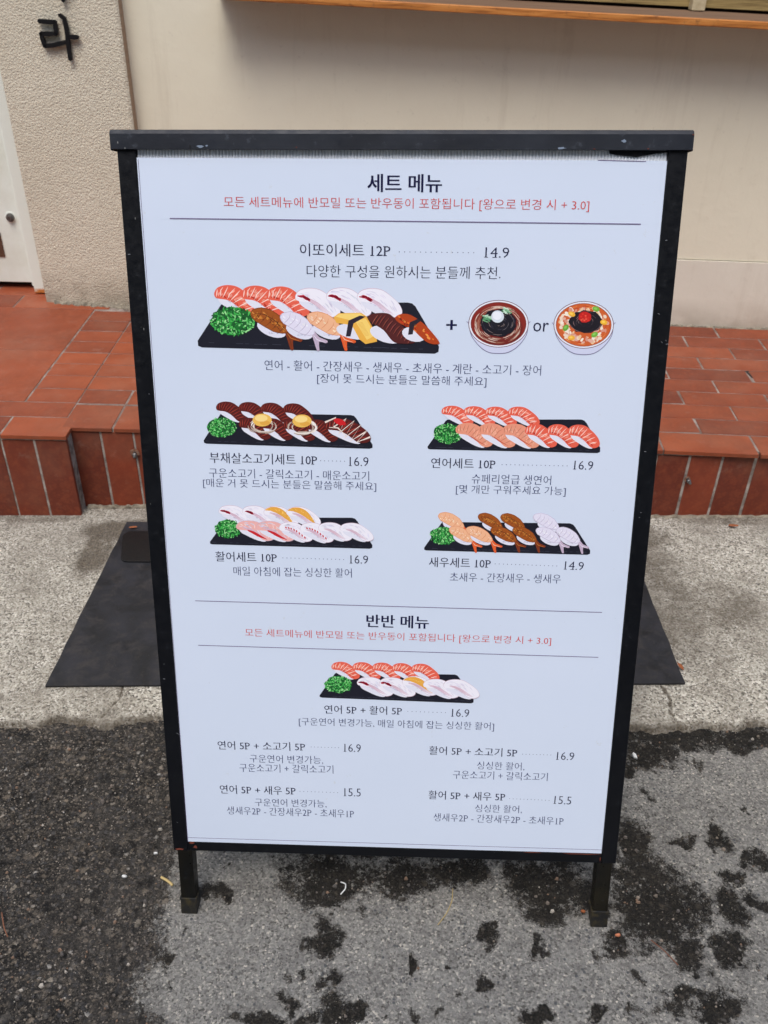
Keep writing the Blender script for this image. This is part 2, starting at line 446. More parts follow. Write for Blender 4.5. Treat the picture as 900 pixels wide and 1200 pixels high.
# ------------------------------------------------------------------ measured layout (millimetres on the board, metres on the ground)
TEXT = [
    ('세트 메뉴', -35.86, 1019.46, 48.77, 1019.27, 20.03, 'K', 2),
    ('모든 세트메뉴에 반모밀 또는 반우동이 포함됩니다 [왕으로 변경 시 + 3.0]', -201.09, 1000.83, 215.75, 998.77, 13.84, 'R', 0),
    ('이또이세트 12P', -114.58, 948.75, -9.26, 948.4, 14.78, 'K', 1),
    ('14.9', 99.25, 948.55, 127.86, 948.24, 11.86, 'K', 0),
    ('다양한 구성을 원하시는 분들께 추천.', -107.08, 925.13, 119.07, 924.22, 14.47, 'K', 0),
    ('+', 57.39, 865.72, 70.07, 865.53, 11.97, 'K', 2),
    ('or', 160.05, 864.63, 178.2, 864.29, 10.94, 'K', 1),
    ('연어 - 활어 - 간장새우 - 생새우 - 초새우 - 계란 - 소고기 - 장어', -160.87, 815.7, 172.34, 812.55, 12.86, 'G', 0),
    ('[장어 못 드시는 분들은 말씀해 주세요]', -97.3, 799.21, 107.69, 797.36, 13.50, 'G', 0),
    ('부채살소고기세트 10P', -234.37, 698.36, -99.18, 697.05, 14.35, 'K', 1),
    ('16.9', -59.46, 697.09, -34.82, 696.91, 12.11, 'K', 0),
    ('구운소고기 - 갈릭소고기 - 매운소고기', -236.19, 679.38, -34.08, 678.05, 12.82, 'G', 0),
    ('[매운 거 못 드시는 분들은 말씀해 주세요]', -244.64, 665.17, -25.13, 663.64, 13.48, 'G', 0),
    ('연어세트 10P', 43.14, 695.87, 122.85, 695.43, 13.71, 'K', 1),
    ('16.9', 218.9, 696.88, 243.14, 696.37, 11.46, 'K', 0),
    ('슈페리얼급 생연어', 94.32, 676.73, 192.78, 676.07, 12.72, 'G', 0),
    ('[몇 개만 구워주세요 가능]', 74.99, 661.9, 211.78, 661.34, 13.38, 'G', 0),
    ('활어세트 10P', -234.07, 566.17, -154.01, 565.96, 14.24, 'K', 1),
    ('16.9', -59.33, 566.64, -35.47, 566.52, 11.81, 'K', 0),
    ('매일 아침에 잡는 싱싱한 활어', -211.43, 546.88, -56.68, 547.03, 13.16, 'G', 0),
    ('새우세트 10P', 43.11, 563.93, 122.44, 563.14, 14.13, 'K', 1),
    ('14.9', 216.07, 563.84, 241.22, 563.16, 11.73, 'K', 0),
    ('초새우 - 간장새우 - 생새우', 70.67, 544.26, 213.51, 544.23, 13.07, 'G', 0),
    ('반반 메뉴', -37.82, 476.71, 44.86, 476.14, 19.13, 'K', 2),
    ('모든 세트메뉴에 반모밀 또는 반우동이 포함됩니다 [왕으로 변경 시 + 3.0]', -200.07, 457.93, 206.36, 455.06, 13.74, 'R', 0),
    ('연어 5P + 활어 5P', -95.63, 345.48, 10.63, 345.78, 13.89, 'K', 1),
    ('16.9', 77.8, 345.66, 102.28, 345.29, 12.53, 'K', 0),
    ('[구운연어 변경가능, 매일 아침에 잡는 싱싱한 활어]', -131.28, 324.42, 136.9, 324.06, 14.69, 'G', 0),
    ('연어 5P + 소고기 5P', -246.13, 284.37, -123.5, 285.29, 14.38, 'K', 1),
    ('16.9', -69.69, 286.21, -45.84, 285.97, 12.96, 'K', 0),
    ('구운연어 변경가능,', -201.79, 264.31, -98.71, 264.69, 13.82, 'G', 0),
    ('구운소고기 + 갈릭소고기', -216.99, 249.22, -84.48, 250.14, 13.92, 'G', 0),
    ('연어 5P + 새우 5P', -246.87, 212.3, -138.55, 212.97, 14.89, 'K', 1),
    ('15.5', -70.36, 213.77, -46.08, 213.71, 13.42, 'K', 0),
    ('구운연어 변경가능,', -197.4, 192.47, -94.99, 193.01, 14.02, 'G', 0),
    ('생새우2P - 간장새우2P - 초새우1P', -238.15, 177.7, -56.0, 177.79, 14.12, 'G', 0),
    ('활어 5P + 소고기 5P', 48.91, 284.99, 170.39, 284.56, 14.26, 'K', 1),
    ('16.9', 224.03, 282.1, 248.69, 281.9, 12.87, 'K', 0),
    ('싱싱한 활어,', 115.98, 263.03, 181.52, 262.99, 13.71, 'G', 0),
    ('구운소고기 + 갈릭소고기', 82.9, 247.46, 214.37, 247.45, 13.81, 'G', 0),
    ('활어 5P + 새우 5P', 49.51, 212.73, 157.19, 212.73, 14.77, 'K', 1),
    ('15.5', 224.95, 210.73, 249.48, 210.13, 13.33, 'K', 0),
    ('싱싱한 활어,', 115.87, 192.91, 181.58, 192.98, 13.90, 'G', 0),
    ('생새우2P - 간장새우2P - 초새우1P', 57.54, 176.18, 240.99, 175.7, 14.02, 'G', 0),
]
DOTS = [
    ([1.13, 954.19], [87.22, 953.72], 15),
    ([-94.77, 703.19], [-64.77, 702.97], 7),
    ([131.05, 701.59], [211.25, 701.14], 16),
    ([-145.99, 572.64], [-67.05, 571.81], 16),
    ([128.2, 569.75], [207.04, 568.37], 16),
    ([18.75, 351.96], [70.08, 351.4], 10),
    ([-114.98, 292.38], [-76.79, 292.15], 9),
    ([-132.29, 219.55], [-78.81, 219.16], 11),
    ([177.78, 289.55], [216.54, 289.35], 9),
    ([163.58, 217.17], [218.64, 216.16], 12),
]
RULES = [
    ([-264.83, 989.8], [275.34, 985.91], 1.15),
    ([-264.47, 509.68], [269.57, 504.79], 0.90),
    ([-264.34, 444.77], [269.95, 439.95], 0.90),
    ([-300.3, 135.78], [298.86, 135.74], 0.66),
    ([221.83, 1053.56], [274.92, 1052.34], 0.82),
    ([-296.77, 1053.44], [-298.3, 127.71], 0.49),
]
TRAY_MIXED = (0.3406, -0.0092, 0.0028, -0.3322, -249.74, 928.97)
BOWL_A = (0.2689, 0.0115, 0.0023, -0.2658, 42.14, 931.4)
BOWL_B = (0.2669, 0.0192, 0.0023, -0.2647, 41.28, 931.17)
TRAY_BEEF = (0.284, -0.008, 0.0038, -0.2886, -258.86, 786.77)
TRAY_SALMON = (0.2783, 0.0138, 0.0037, -0.2854, 14.12, 789.93)
TRAY_WHITE = (0.2946, -0.0086, 0.0054, -0.3106, -267.3, 655.1)
TRAY_SHRIMP = (0.2886, 0.0148, 0.0053, -0.3069, 15.78, 659.72)
TRAY_HALF = (0.2571, 0.0039, 0.0068, -0.2885, -119.02, 442.13)
STAINS = [
    (-0.232, 0.800, 0.024, 0.017),
    (-0.066, 0.823, 0.077, 0.045),
    (0.040, 0.827, 0.045, 0.039),
    (0.120, 0.845, 0.046, 0.025),
    (-0.075, 0.727, 0.024, 0.028),
    (-0.061, 0.667, 0.017, 0.015),
    (-0.118, 0.641, 0.016, 0.016),
    (-0.032, 0.622, 0.034, 0.023),
    (-0.086, 0.612, 0.016, 0.012),
    (-0.309, 0.701, 0.011, 0.019),
    (-0.150, 0.612, 0.029, 0.010),
    (0.064, 0.681, 0.007, 0.011),
    (0.100, 0.626, 0.008, 0.008),
    (0.273, 0.811, 0.065, 0.048),
    (0.238, 0.826, 0.034, 0.039),
    (0.325, 0.798, 0.026, 0.034),
    (0.431, 0.782, 0.072, 0.057),
    (0.413, 0.842, 0.045, 0.033),
    (0.417, 0.750, 0.051, 0.030),
    (0.456, 0.714, 0.019, 0.024),
    (0.516, 0.715, 0.025, 0.026),
    (0.356, 0.722, 0.019, 0.017),
    (0.171, 0.735, 0.011, 0.018),
    (0.245, 0.710, 0.010, 0.015),
    (0.241, 0.729, 0.008, 0.008),
    (0.162, 0.660, 0.009, 0.014),
    (0.421, 0.650, 0.024, 0.016),
    (0.470, 0.633, 0.040, 0.023),
    (0.222, 0.618, 0.019, 0.013),
    (0.309, 0.624, 0.013, 0.012),
    (0.537, 0.790, 0.019, 0.028),
    (0.574, 0.790, 0.013, 0.014),
    (0.596, 0.857, 0.019, 0.017),
    (0.548, 0.678, 0.007, 0.011),
    (0.467, 0.686, 0.006, 0.006),
    (0.495, 0.901, 0.020, 0.011),
    (0.555, 0.897, 0.014, 0.029),
    (0.616, 0.960, 0.007, 0.009),
    (0.537, 1.121, 0.108, 0.033),
    (0.479, 1.071, 0.053, 0.035),
    (0.655, 1.106, 0.092, 0.028),
    (0.435, 1.042, 0.021, 0.023),
    (0.209, 0.935, 0.169, 0.058),
    (-0.030, 0.933, 0.169, 0.069),
    (-0.199, 0.931, 0.056, 0.034),
    (0.411, 0.896, 0.028, 0.032),
    (0.554, 0.828, 0.019, 0.012),
]
EDGE = [(1.135, -0.337), (1.036, -0.330), (0.930, -0.320), (0.866, -0.320), (0.792, -0.314), (0.739, -0.325), (0.708, -0.303), (0.673, -0.320), (0.635, -0.319), (0.604, -0.283), (0.561, -0.262), ]
LETTER_RA = [[[-0.929, 0.987], [-0.906, 0.986], [-0.886, 0.986]], [[-0.886, 0.988], [-0.886, 0.973], [-0.887, 0.959]], [[-0.887, 0.959], [-0.909, 0.958], [-0.93, 0.958]], [[-0.929, 0.958], [-0.927, 0.942], [-0.924, 0.928]], [[-0.925, 0.929], [-0.9, 0.932], [-0.866, 0.94]], [[-0.87, 1.003], [-0.859, 0.995], [-0.857, 0.97], [-0.859, 0.934], [-0.86, 0.899]], [[-0.855, 0.953], [-0.84, 0.953], [-0.83, 0.953]]]
LETTER_TOP = [[[-0.86, 1.081], [-0.855, 1.059], [-0.854, 1.035]], [[-0.852, 1.063], [-0.83, 1.062]]]

# ------------------------------------------------------------------ numpy noise
def vnoise(x, y, scale, seed=0):
    x = x * scale; y = y * scale
    xi = np.floor(x).astype(np.int64); yi = np.floor(y).astype(np.int64)
    fx = x - xi; fy = y - yi
    fx = fx * fx * (3 - 2 * fx); fy = fy * fy * (3 - 2 * fy)
    def h(a, b):
        n = (a * 374761393 + b * 668265263 + seed * 974634777) & 0xffffffff
        n = ((n ^ (n >> 13)) * 1274126177) & 0xffffffff
        return ((n ^ (n >> 16)) & 0xffff) / 65535.0
    return (h(xi, yi) * (1 - fx) + h(xi + 1, yi) * fx) * (1 - fy) + (h(xi, yi + 1) * (1 - fx) + h(xi + 1, yi + 1) * fx) * fy
def fbm(x, y, scale, o=4, seed=0):
    r = 0; a = .5
    for i in range(o):
        r = r + a * vnoise(x, y, scale * 2 ** i, seed + i); a *= .5
    return r / (1 - .5 ** o)
def GZ(x): return .0265 * max(-3.0, min(3.0, x))

def axis(lo, hi, step, far):
    a = list(np.arange(lo, hi + step / 2, step))
    d = step; L = []; x = lo
    while x > -far: d *= 1.35; x -= d; L.append(x)
    d = step; Rr = []; x = a[-1]
    while x < far: d *= 1.35; x += d; Rr.append(x)
    return np.array(L[::-1] + a + Rr)

def grid_object(name, X, Y, Z, mat, attrs):
    ny, nx = X.shape
    v = np.stack([X, Y, Z], -1).reshape(-1, 3)
    i = np.arange(nx * ny).reshape(ny, nx)
    q = np.stack([i[:-1, :-1], i[:-1, 1:], i[1:, 1:], i[1:, :-1]], -1).reshape(-1, 4)
    me = bpy.data.meshes.new(name)
    me.vertices.add(len(v)); me.vertices.foreach_set('co', v.ravel())
    me.loops.add(q.size); me.loops.foreach_set('vertex_index', q.ravel())
    me.polygons.add(len(q)); me.polygons.foreach_set('loop_start', np.arange(len(q)) * 4)
    me.update(calc_edges=True)
    for k, a in attrs.items():
        me.attributes.new(k, 'FLOAT', 'POINT').data.foreach_set('value', a.astype(np.float32).ravel())
    return link(name, me, mat, smooth=True)

# ------------------------------------------------------------------ ground
EY = np.array([e[0] for e in EDGE][::-1]); EX = np.array([e[1] for e in EDGE][::-1])
ax_ = axis(-.74, .80, .0028, 60); ay_ = axis(.50, 1.17, .0028, 60)
X, Y = np.meshgrid(ax_, ay_)
edge = np.interp(Y, EY, EX) + (fbm(X, Y, 40, 3, 3) - .5) * .02
base = np.clip(.5 + (X - edge) / .06, 0, 1)
st = np.zeros_like(X)
wx = X + (fbm(X, Y, 34, 4, 11) - .5) * .055; wy = Y + (fbm(X, Y, 34, 4, 17) - .5) * .055
for (cx, cy, rx, ry) in STAINS:
    d = ((wx - cx) / rx) ** 2 + ((wy - cy) / ry) ** 2
    st = np.maximum(st, np.clip(.98 - .42 * d, 0, 1))
rs = random.Random(12)
for i in range(70):
    cx, cy = rs.uniform(-.30, .78), rs.uniform(.50, 1.12); rr = rs.choice((.003, .004, .005, .007, .009)) * (1.2 if cx > .2 else .8)
    i0, i1 = np.searchsorted(ax_, (cx - .04, cx + .04)); j0, j1 = np.searchsorted(ay_, (cy - .04, cy + .04))
    d = ((wx[j0:j1, i0:i1] - cx) ** 2 + ((wy[j0:j1, i0:i1] - cy) / rs.uniform(.6, 1.5)) ** 2) / rr ** 2
    st[j0:j1, i0:i1] = np.maximum(st[j0:j1, i0:i1], np.clip(.72 - .3 * d, 0, 1))
cement = np.minimum(base, 1 - st)
cement = np.where(Y < .4, .6, cement)
dark = np.clip(st * base * 1.3, 0, 1)
cs = np.clip((cement - .35) / .3, 0, 1)
Z = .0265 * np.clip(X, -3, 3) - .0015
fine = ((X > -.9) & (X < .95) & (Y > .4) & (Y < 1.3)).astype(float)
Z += fine * ((1 - cs) * ((fbm(X, Y, 160, 3, 5) - .5) * .0058 + (fbm(X, Y, 30, 2, 8) - .5) * .004 - .0012) + cs * ((fbm(X, Y, 24, 3, 9) - .5) * .0018 + .0006))
Z -= np.clip((Y - 1.18) / .1, 0, 1) * .012
ground = grid_object('ground', X, Y, Z, M_GROUND, {'cement': cement, 'dark': dark})
tag(ground, kind='structure')

# concrete apron between the asphalt and the step
ax2 = axis(-.98, 1.15, .004, 3.0)
tt = np.concatenate([np.array([-.010, -.004, 0, .003]), np.arange(.008, .70, .004)])
fx = 1.138 + (fbm(ax2, ax2 * 0, 22, 4, 2) - .5) * .030 + (fbm(ax2, ax2 * 0 + 4, 6, 2, 6) - .5) * .02
Xa, Ta = np.meshgrid(ax2, tt)
Ya = fx[None, :] * (1 - Ta / .70) + 1.846 * Ta / .70
Ya = np.where(Ta < .02, fx[None, :] + Ta, Ya) + (fbm(Xa, Ta, 120, 2, 4) - .5) * .004 * (Ta < .03)
Za = .0265 * np.clip(Xa, -3, 3) + .006 + (fbm(Xa, Ya, 9, 3, 1) - .5) * .003 + (fbm(Xa, Ya, 140, 2, 12) - .5) * .0014
Za = np.where(Ta < -.007, Za - .018, np.where(Ta < -.001, Za - .009, np.where(Ta < .0015, Za - .003, Za)))
dirt = np.zeros_like(Xa)
def polyd(pts):
    best = np.full(Xa.shape, 9.0)
    for (a, b), (c, d) in zip(pts[:-1], pts[1:]):
        ux, uy = c - a, d - b
        k = np.clip(((Xa - a) * ux + (Ya - b) * uy) / (ux * ux + uy * uy), 0, 1)
        best = np.minimum(best, np.hypot(Xa - a - k * ux, Ya - b - k * uy))
    return best
for crack in ([(-.498, 1.235), (-.494, 1.20), (-.505, 1.175), (-.515, 1.15), (-.512, 1.12)], [(.543, 1.235), (.549, 1.20), (.541, 1.17), (.552, 1.12)]):
    d = polyd(crack) + (fbm(Xa, Ya, 90, 3, 21) - .5) * .008
    dirt = np.maximum(dirt, np.clip(1.0 - d / .006, 0, 1)); Za -= np.clip(1 - d / .005, 0, 1) * .004
dirt = np.maximum(dirt, np.clip(1 - (Ya - fx[None, :]) / .022, 0, 1) * .75)
dirt = np.maximum(dirt, np.clip(1 - (1.83 - Ya) / .05, 0, 1) * .5)
for (cx, cy, rx, ry, s) in ((-.62, 1.75, .13, .05, .9), (-.67, 1.66, .05, .12, .8), (-.60, 1.50, .10, .28, .25), (-.70, 1.40, .05, .20, .3), (-.85, 1.80, .14, .03, .5), (.60, 1.72, .10, .07, .7), (.62, 1.50, .08, .30, .55), (.72, 1.48, .12, .10, .5), (.66, 1.30, .07, .06, .4), (.90, 1.80, .25, .030, .55), (-1.0, 1.40, .15, .03, .4), (-.82, 1.55, .10, .02, .35)):
    d = ((Xa - cx) / rx) ** 2 + ((Ya - cy) / ry) ** 2
    dirt = np.maximum(dirt, np.clip(1.3 - d, 0, 1) * s)
apron = grid_object('pavement', Xa, Ya, Za, M_APRON, {'dirt': dirt})
tag(apron, kind='structure')

# ------------------------------------------------------------------ tiled step
ZF = .212
step = MB()
step.box(-2.60, -.7725, 1.8132, 2.90, -.12, ZF - .0012)
step.box(-.7725, -.752, 1.8132, 1.8570, -.12, ZF - .0012)
step.box(-.7720, -.20, 1.8575, 2.90, -.12, ZF - .0014)
step.box(-.1995, 3.0, 1.8165, 2.90, -.12, ZF - .0013)
porch = step.build('porch_step', M_GROUT)
tag(porch, kind='structure')
_tm = {}
def slab_mesh(w, d, h, mat, tint):
    key = (round(w, 4), round(d, 4), round(h, 4), mat.name, tint)
    if key not in _tm:
        b = bmesh.new()
        c = .0012
        rings = []
        for (ins, z) in ((0, 0), (0, h - c), (c * .35, h - c * .35), (c * 1.3, h)):
            rings.append([b.verts.new((sx * (w / 2 - ins), sy * (d / 2 - ins), z)) for sx, sy in ((-1, -1), (1, -1), (1, 1), (-1, 1))])
        for a, q in zip(rings[:-1], rings[1:]):
            for k in range(4): b.faces.new((a[k], a[(k + 1) % 4], q[(k + 1) % 4], q[k]))
        b.faces.new(rings[-1])
        me = bpy.data.meshes.new('tile'); b.to_mesh(me); b.free()
        me.materials.append(mat)
        _tm[key] = me
    return _tm[key]
def tile(x0, x1, y0, y1, ztop=ZF, mat=M_TILE, rot=0.0, dz=0.0):
    h = .010
    o = bpy.data.objects.new('tile', slab_mesh(x1 - x0, y1 - y0, h, mat, 0))
    COL.objects.link(o); o.parent = porch
    o.location = ((x0 + x1) / 2 + random.uniform(-.0005, .0005), (y0 + y1) / 2 + random.uniform(-.0004, .0004), ztop - h + random.uniform(-.0003, .0005) + dz)
    o.rotation_euler = (random.uniform(-.002, .002), random.uniform(-.0012, .0012), rot + random.uniform(-.0015, .0015))
    return o
ROWS = [1.812, 1.9015, 1.9775, 2.0545, 2.131, 2.205, 2.278, 2.3545, 2.430, 2.5065, 2.584]
PW, VJ, HJ = .2225, .0054, .0038
for r in range(10):
    y0, y1 = ROWS[r] + HJ / 2, ROWS[r + 1] - HJ / 2
    off = .874 if r % 2 == 0 else .764
    # right of the sign the courses run with a slight skew
    k = -6
    for k in range(-9, 6):
        xa, xb = off + k * PW, off + (k + 1) * PW
        if xb < -.70: continue
        if xa < -.1:
            xa += .034; xb += .034
            if xa < -.1 < xb: pass
        elif off + (k - 1) * PW < -.1: xa += .034
        if xa < -.735: xa = -.7725
        if xb - xa < .03: continue
        cx = (xa + xb) / 2
        sk = -.042 * max(0, cx - .66)
        yy0 = y0
        if r == 0: yy0 = 1.8105 if xa > -.2 else 1.8510
        if r == 0 and xa < -.2:
            if xb > -.2: xb = -.2025 + .0
            if xb - xa < .03: continue
            tile(xa + VJ / 2, xb - VJ / 2, 1.8520, ROWS[1] + .068, mat=M_TILE_DARK); continue
        if r == 1 and xa < -.22:
            if xb < -.2: continue
            xa = -.199
        o = tile(xa + VJ / 2, xb - VJ / 2, yy0 + sk, y1 + sk, rot=(-.042 if cx > .66 else 0), mat=(M_TILE if (xa < 0 or r < 2) else M_TILE_DARK))
        if r == 5 and xa > .95 and xa < 1.05:
            o.location.z -= .0003; o.location.x += .004; o.rotation_euler.z -= .006
            g = MB(); yA, yB = y0 + sk - .002, y1 + sk + .003
            g.prism([(xa - .012, yB + .0035), (xb, yB - .004), (xb, yB - .0075), (xa + .012, yB - .0035)], 0, .0006, lambda u, v, d: (u, v, ZF - .0012 + d))
            g.prism([(xa + .006, yA + .003), (xb, yA - .006), (xb, yA - .009), (xa + .006, yA)], 0, .0006, lambda u, v, d: (u, v, ZF - .0012 + d))
            g.prism([(xa - .001, yB), (xa + .006, yB), (xa + .009, yA + .03), (xa + .004, yA + .034)], 0, .0006, lambda u, v, d: (u, v, ZF - .0012 + d))
            g.build('open_joint', M_DARK, porch)
# left part: half tiles beside the seam, large tiles, front courses
for r in range(2, 10):
    tile(-.8985, -.7728, ROWS[r] + HJ / 2 + .002, ROWS[r + 1] - HJ / 2 + .002)
for (xa, xb) in ((-1.2085, -.9035), (-1.517, -1.2125), (-1.825, -1.5205)):
    tile(xa, xb, 1.9805, 2.2875); tile(xa, xb, 2.2900, 2.5985)
for (xa, xb) in ((-.9000, -.7470), (-1.1225, -.9052), (-1.345, -1.1277), (-1.567, -1.350)):
    tile(xa, xb, 1.8080, 1.8995)
for (xa, xb) in ((-1.0185, -.7728), (-1.241, -1.0237), (-1.463, -1.246)):
    tile(xa, xb, 1.9030, 1.9775)
for (xa, xb) in ((-1.151, -.86), (-1.373, -1.156), (-1.595, -1.378)):
    tile(xa, xb, 2.6015, 2.7000); tile(xa - .1, xb - .1 if xb < -1 else xb, 2.7030, 2.80)
# riser tiles, one by one, following the slope of the ground
def riser(xc, w, yf, ztop, side=None):
    zb = GZ(xc) + (.0035)
    hgt = ztop - zb
    o = bpy.data.objects.new('tile', slab_mesh(w, round(hgt, 3), .010, M_RISER, 1))
    COL.objects.link(o); o.parent = porch
    o.location = (xc + random.uniform(-.0005, .0005), yf + .0132 + random.uniform(-.0004, .0005), (zb + ztop) / 2)
    o.rotation_euler = (math.pi / 2 + random.uniform(-.003, .003), 0, random.uniform(-.005, .005))
    if side: o.rotation_euler.z += side
for k in range(-12, 26):
    xc = .756 + .078 * k
    if xc > -.19: riser(xc, .0720, 1.812, .1955)
for k in range(0, 12):
    riser(-.786 - .0785 * k, .0735, 1.8088, .1975)
for k in range(0, 7):
    riser(-.7215 + .0785 * k, .0735, 1.8530, .1990)
# mortar lip at the foot of the riser
def ragged(x0, x1, n, yf, depth, hgt, amp, seed, up=0.0, zf=GZ):
    rnd = random.Random(seed); m = MB(); prof = []
    for i in range(n + 1):
        x = x0 + (x1 - x0) * i / n
        d = depth * (1 + rnd.uniform(-amp, amp)); hh = hgt * (1 + rnd.uniform(-amp, amp)); z = zf(x) + up
        prof += [(x, yf + .004, z - .012), (x, yf - d, z - .012), (x, yf - d * .85, z + hh * .35), (x, yf - d * .3, z + hh * .9), (x, yf + .004, z + hh)]
    fs = []
    for i in range(n):
        for k in range(4): a = i * 5 + k; fs.append((a, a + 1, a + 6, a + 5))
    m.add(prof, fs); return m
tag(ragged(-.1995, 1.6, 180, 1.8165, .010, .0045, .5, 4, .005).build('mortar_fillet', M_MORTAR, smooth=True), kind='structure')
tag(ragged(-.745, -.20, 70, 1.858, .011, .005, .6, 5, .004).build('mortar_fillet', M_MORTAR, smooth=True), kind='structure')

# anchor bolts left in the riser
def bolt(x, y, z, label, tip, rust):
    root = empty('anchor_bolt', (x, y, z))
    tag(root, label, 'bolt', 'anchor bolts in the riser tiles')
    m = MB()
    n = Vector(tip).normalized()
    pts = [n * d for d in (-.004, .004, .0045, .009, .0095, .016)]
    m.tube(pts, [.0042, .0042, .0052, .0052, .0036, .0030], 14)
    m.build('shank', M_STEEL, root, True)
    m = MB(); rnd = random.Random(3)
    poly = [(math.cos(a) * rust * rnd.uniform(.7, 1.1), math.sin(a) * rust * rnd.uniform(.7, 1.1)) for a in np.linspace(0, 2 * math.pi, 15)[:-1]]
    m.prism(poly, -.0005, .0012, lambda u, v, d: (u, -d, v))
    m.build('rust_bloom', M_RUST, root)
bolt(.7215, 1.8105, .135, 'bare steel anchor bolt sticking out of the riser tiles right of the menu board', (.28, -1, -.35), .008)
bolt(-.6045, 1.851, .147, 'rusted anchor bolt in the riser tiles left of the menu board', (.1, -1, -.3), .012)

# ------------------------------------------------------------------ the wall
def WY(x): return 2.618 - .04 * x
def LT(x, k=0.0): return 1.0595 - .0242 * x + k
def wall_block(x0, x1, z0, z1, proud=0.0, back=.18):
    return lambda m: m.add([(x, (WY(x) - proud) if f else (WY(x) + back), z) for z in (z0, z1) for f in (1, 0) for x in (x0, x1)],
        [(0, 2, 3, 1), (4, 5, 7, 6), (0, 1, 5, 4), (2, 6, 7, 3), (0, 4, 6, 2), (1, 3, 7, 5)])
wall = tag(empty('house_wall', (0, 0, 0)), 'smooth cream painted house wall behind the menu board', 'wall')
m = MB()
outline = [(-.742, .416), (3.0, .416), (3.0, 4.2), (-.742, 4.2), (-.742, 1.30), (-.42, 1.30), (-.42, 1.66), (1.95, 1.66), (1.95, LT(1.95, -.019)), (-.42, LT(-.42, -.019)), (-.42, 1.2999), (-.742, 1.2999)]
m.prism(outline, 0, .18, lambda u, v, d: (u, WY(u) + d, v))
m.build('plaster', M_WALL, wall)
m = MB(); wall_block(-.742, 3.0, .200, .4135, .0045, .176)(m)
sk = m.build('skirting', M_SKIRT, wall)
ragged(.2, 1.9, 150, 2.58, .010, .004, .7, 9, .0, lambda x: ZF).map(lambda x, y, z: (x, y + WY(x) - 2.5815, z)).build('mortar_bead', M_MORTAR, sk, True)

# pillar with rough stucco
def PY(x): return 2.52 - .12 * x
pil = tag(empty('stucco_pillar', (-.89, 2.70, ZF)), 'rough beige stucco pillar between the white door and the smooth wall', 'pillar')
Minv = Matrix.Translation((.89, -2.70, -ZF))
nx_, nz_ = 120, 480
gx = np.linspace(-1.066, -.7125, nx_); gz = np.linspace(.206, 4.2, nz_)
Xp, Zp = np.meshgrid(gx, gz)
Yp = 2.52 - .12 * Xp - (fbm(Xp, Zp, 110, 3, 31) - .5) * .0016 + np.clip((Xp + .722) / .0095, 0, 1) ** 2 * .006
m = MB()
v = np.stack([Xp, Yp, Zp], -1).reshape(-1, 3) - np.array([-.89, 2.70, ZF]); i = np.arange(nx_ * nz_).reshape(nz_, nx_)
q = np.stack([i[:-1, :-1], i[:-1, 1:], i[1:, 1:], i[1:, :-1]], -1).reshape(-1, 4)
m.add(v.tolist(), q.tolist())
def PB(x, y, z): return (x + .89, y - 2.70, z - ZF)
me = m.mesh('stucco_face')
o = link('stucco_face', me, M_STUCCO, pil, smooth=True)
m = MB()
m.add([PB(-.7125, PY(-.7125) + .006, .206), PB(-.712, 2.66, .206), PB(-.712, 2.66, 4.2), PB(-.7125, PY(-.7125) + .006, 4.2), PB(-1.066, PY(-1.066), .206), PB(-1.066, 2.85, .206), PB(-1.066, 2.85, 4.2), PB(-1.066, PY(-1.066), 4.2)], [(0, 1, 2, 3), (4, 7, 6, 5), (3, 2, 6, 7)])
m.build('side_face', simple('brown_plaster', (168, 142, 116), .9), pil)  # side faces coloured browner than the stucco front
ragged(-1.04, -.70, 50, 2.6, .012, .007, .6, 13, .0, lambda x: ZF).map(lambda x, y, z: PB(x, y + PY(x) - 2.601, z)).build('mortar_bead', M_MORTAR, pil, True)

# raised letters on the pillar
def letter(name_label, strokes, r=.0056):
    root = tag(empty('wall_letter', (-.89, PY(-.89), .93)), name_label, 'letter', 'black characters on the stucco pillar')
    m = MB()
    for s in strokes:
        n = len(s)
        outl = []
        w = [r * (1.0 if 0 < k < n - 1 else .9) for k in range(n)]
        m2 = [Vector(p) for p in s]
        L, Rr = [], []
        for k in range(n):
            t = (m2[min(k + 1, n - 1)] - m2[max(k - 1, 0)]).normalized(); pr = Vector((-t.y, t.x))
            L.append(m2[k] + pr * w[k]); Rr.append(m2[k] - pr * w[k])
        t0 = (m2[1] - m2[0]).normalized(); t1 = (m2[-1] - m2[-2]).normalized()
        outl = L + [m2[-1] + t1 * r * .7] + Rr[::-1] + [m2[0] - t0 * r * .7]
        m.prism([(p.x, p.y) for p in outl], .004, .013, lambda u, v, d: (u + .89, (PY(u) - d) - PY(-.89), v - .93))
    o = m.build('strokes', M_LETTER, root)
    md = o.modifiers.new('bevel', 'BEVEL'); md.width = .0012; md.segments = 2; md.limit_method = 'ANGLE'
    return root
letter('black raised Hangul character standing whole on the stucco pillar', LETTER_RA)
letter('black raised character cut off by the top edge, above the whole one on the pillar', LETTER_TOP)

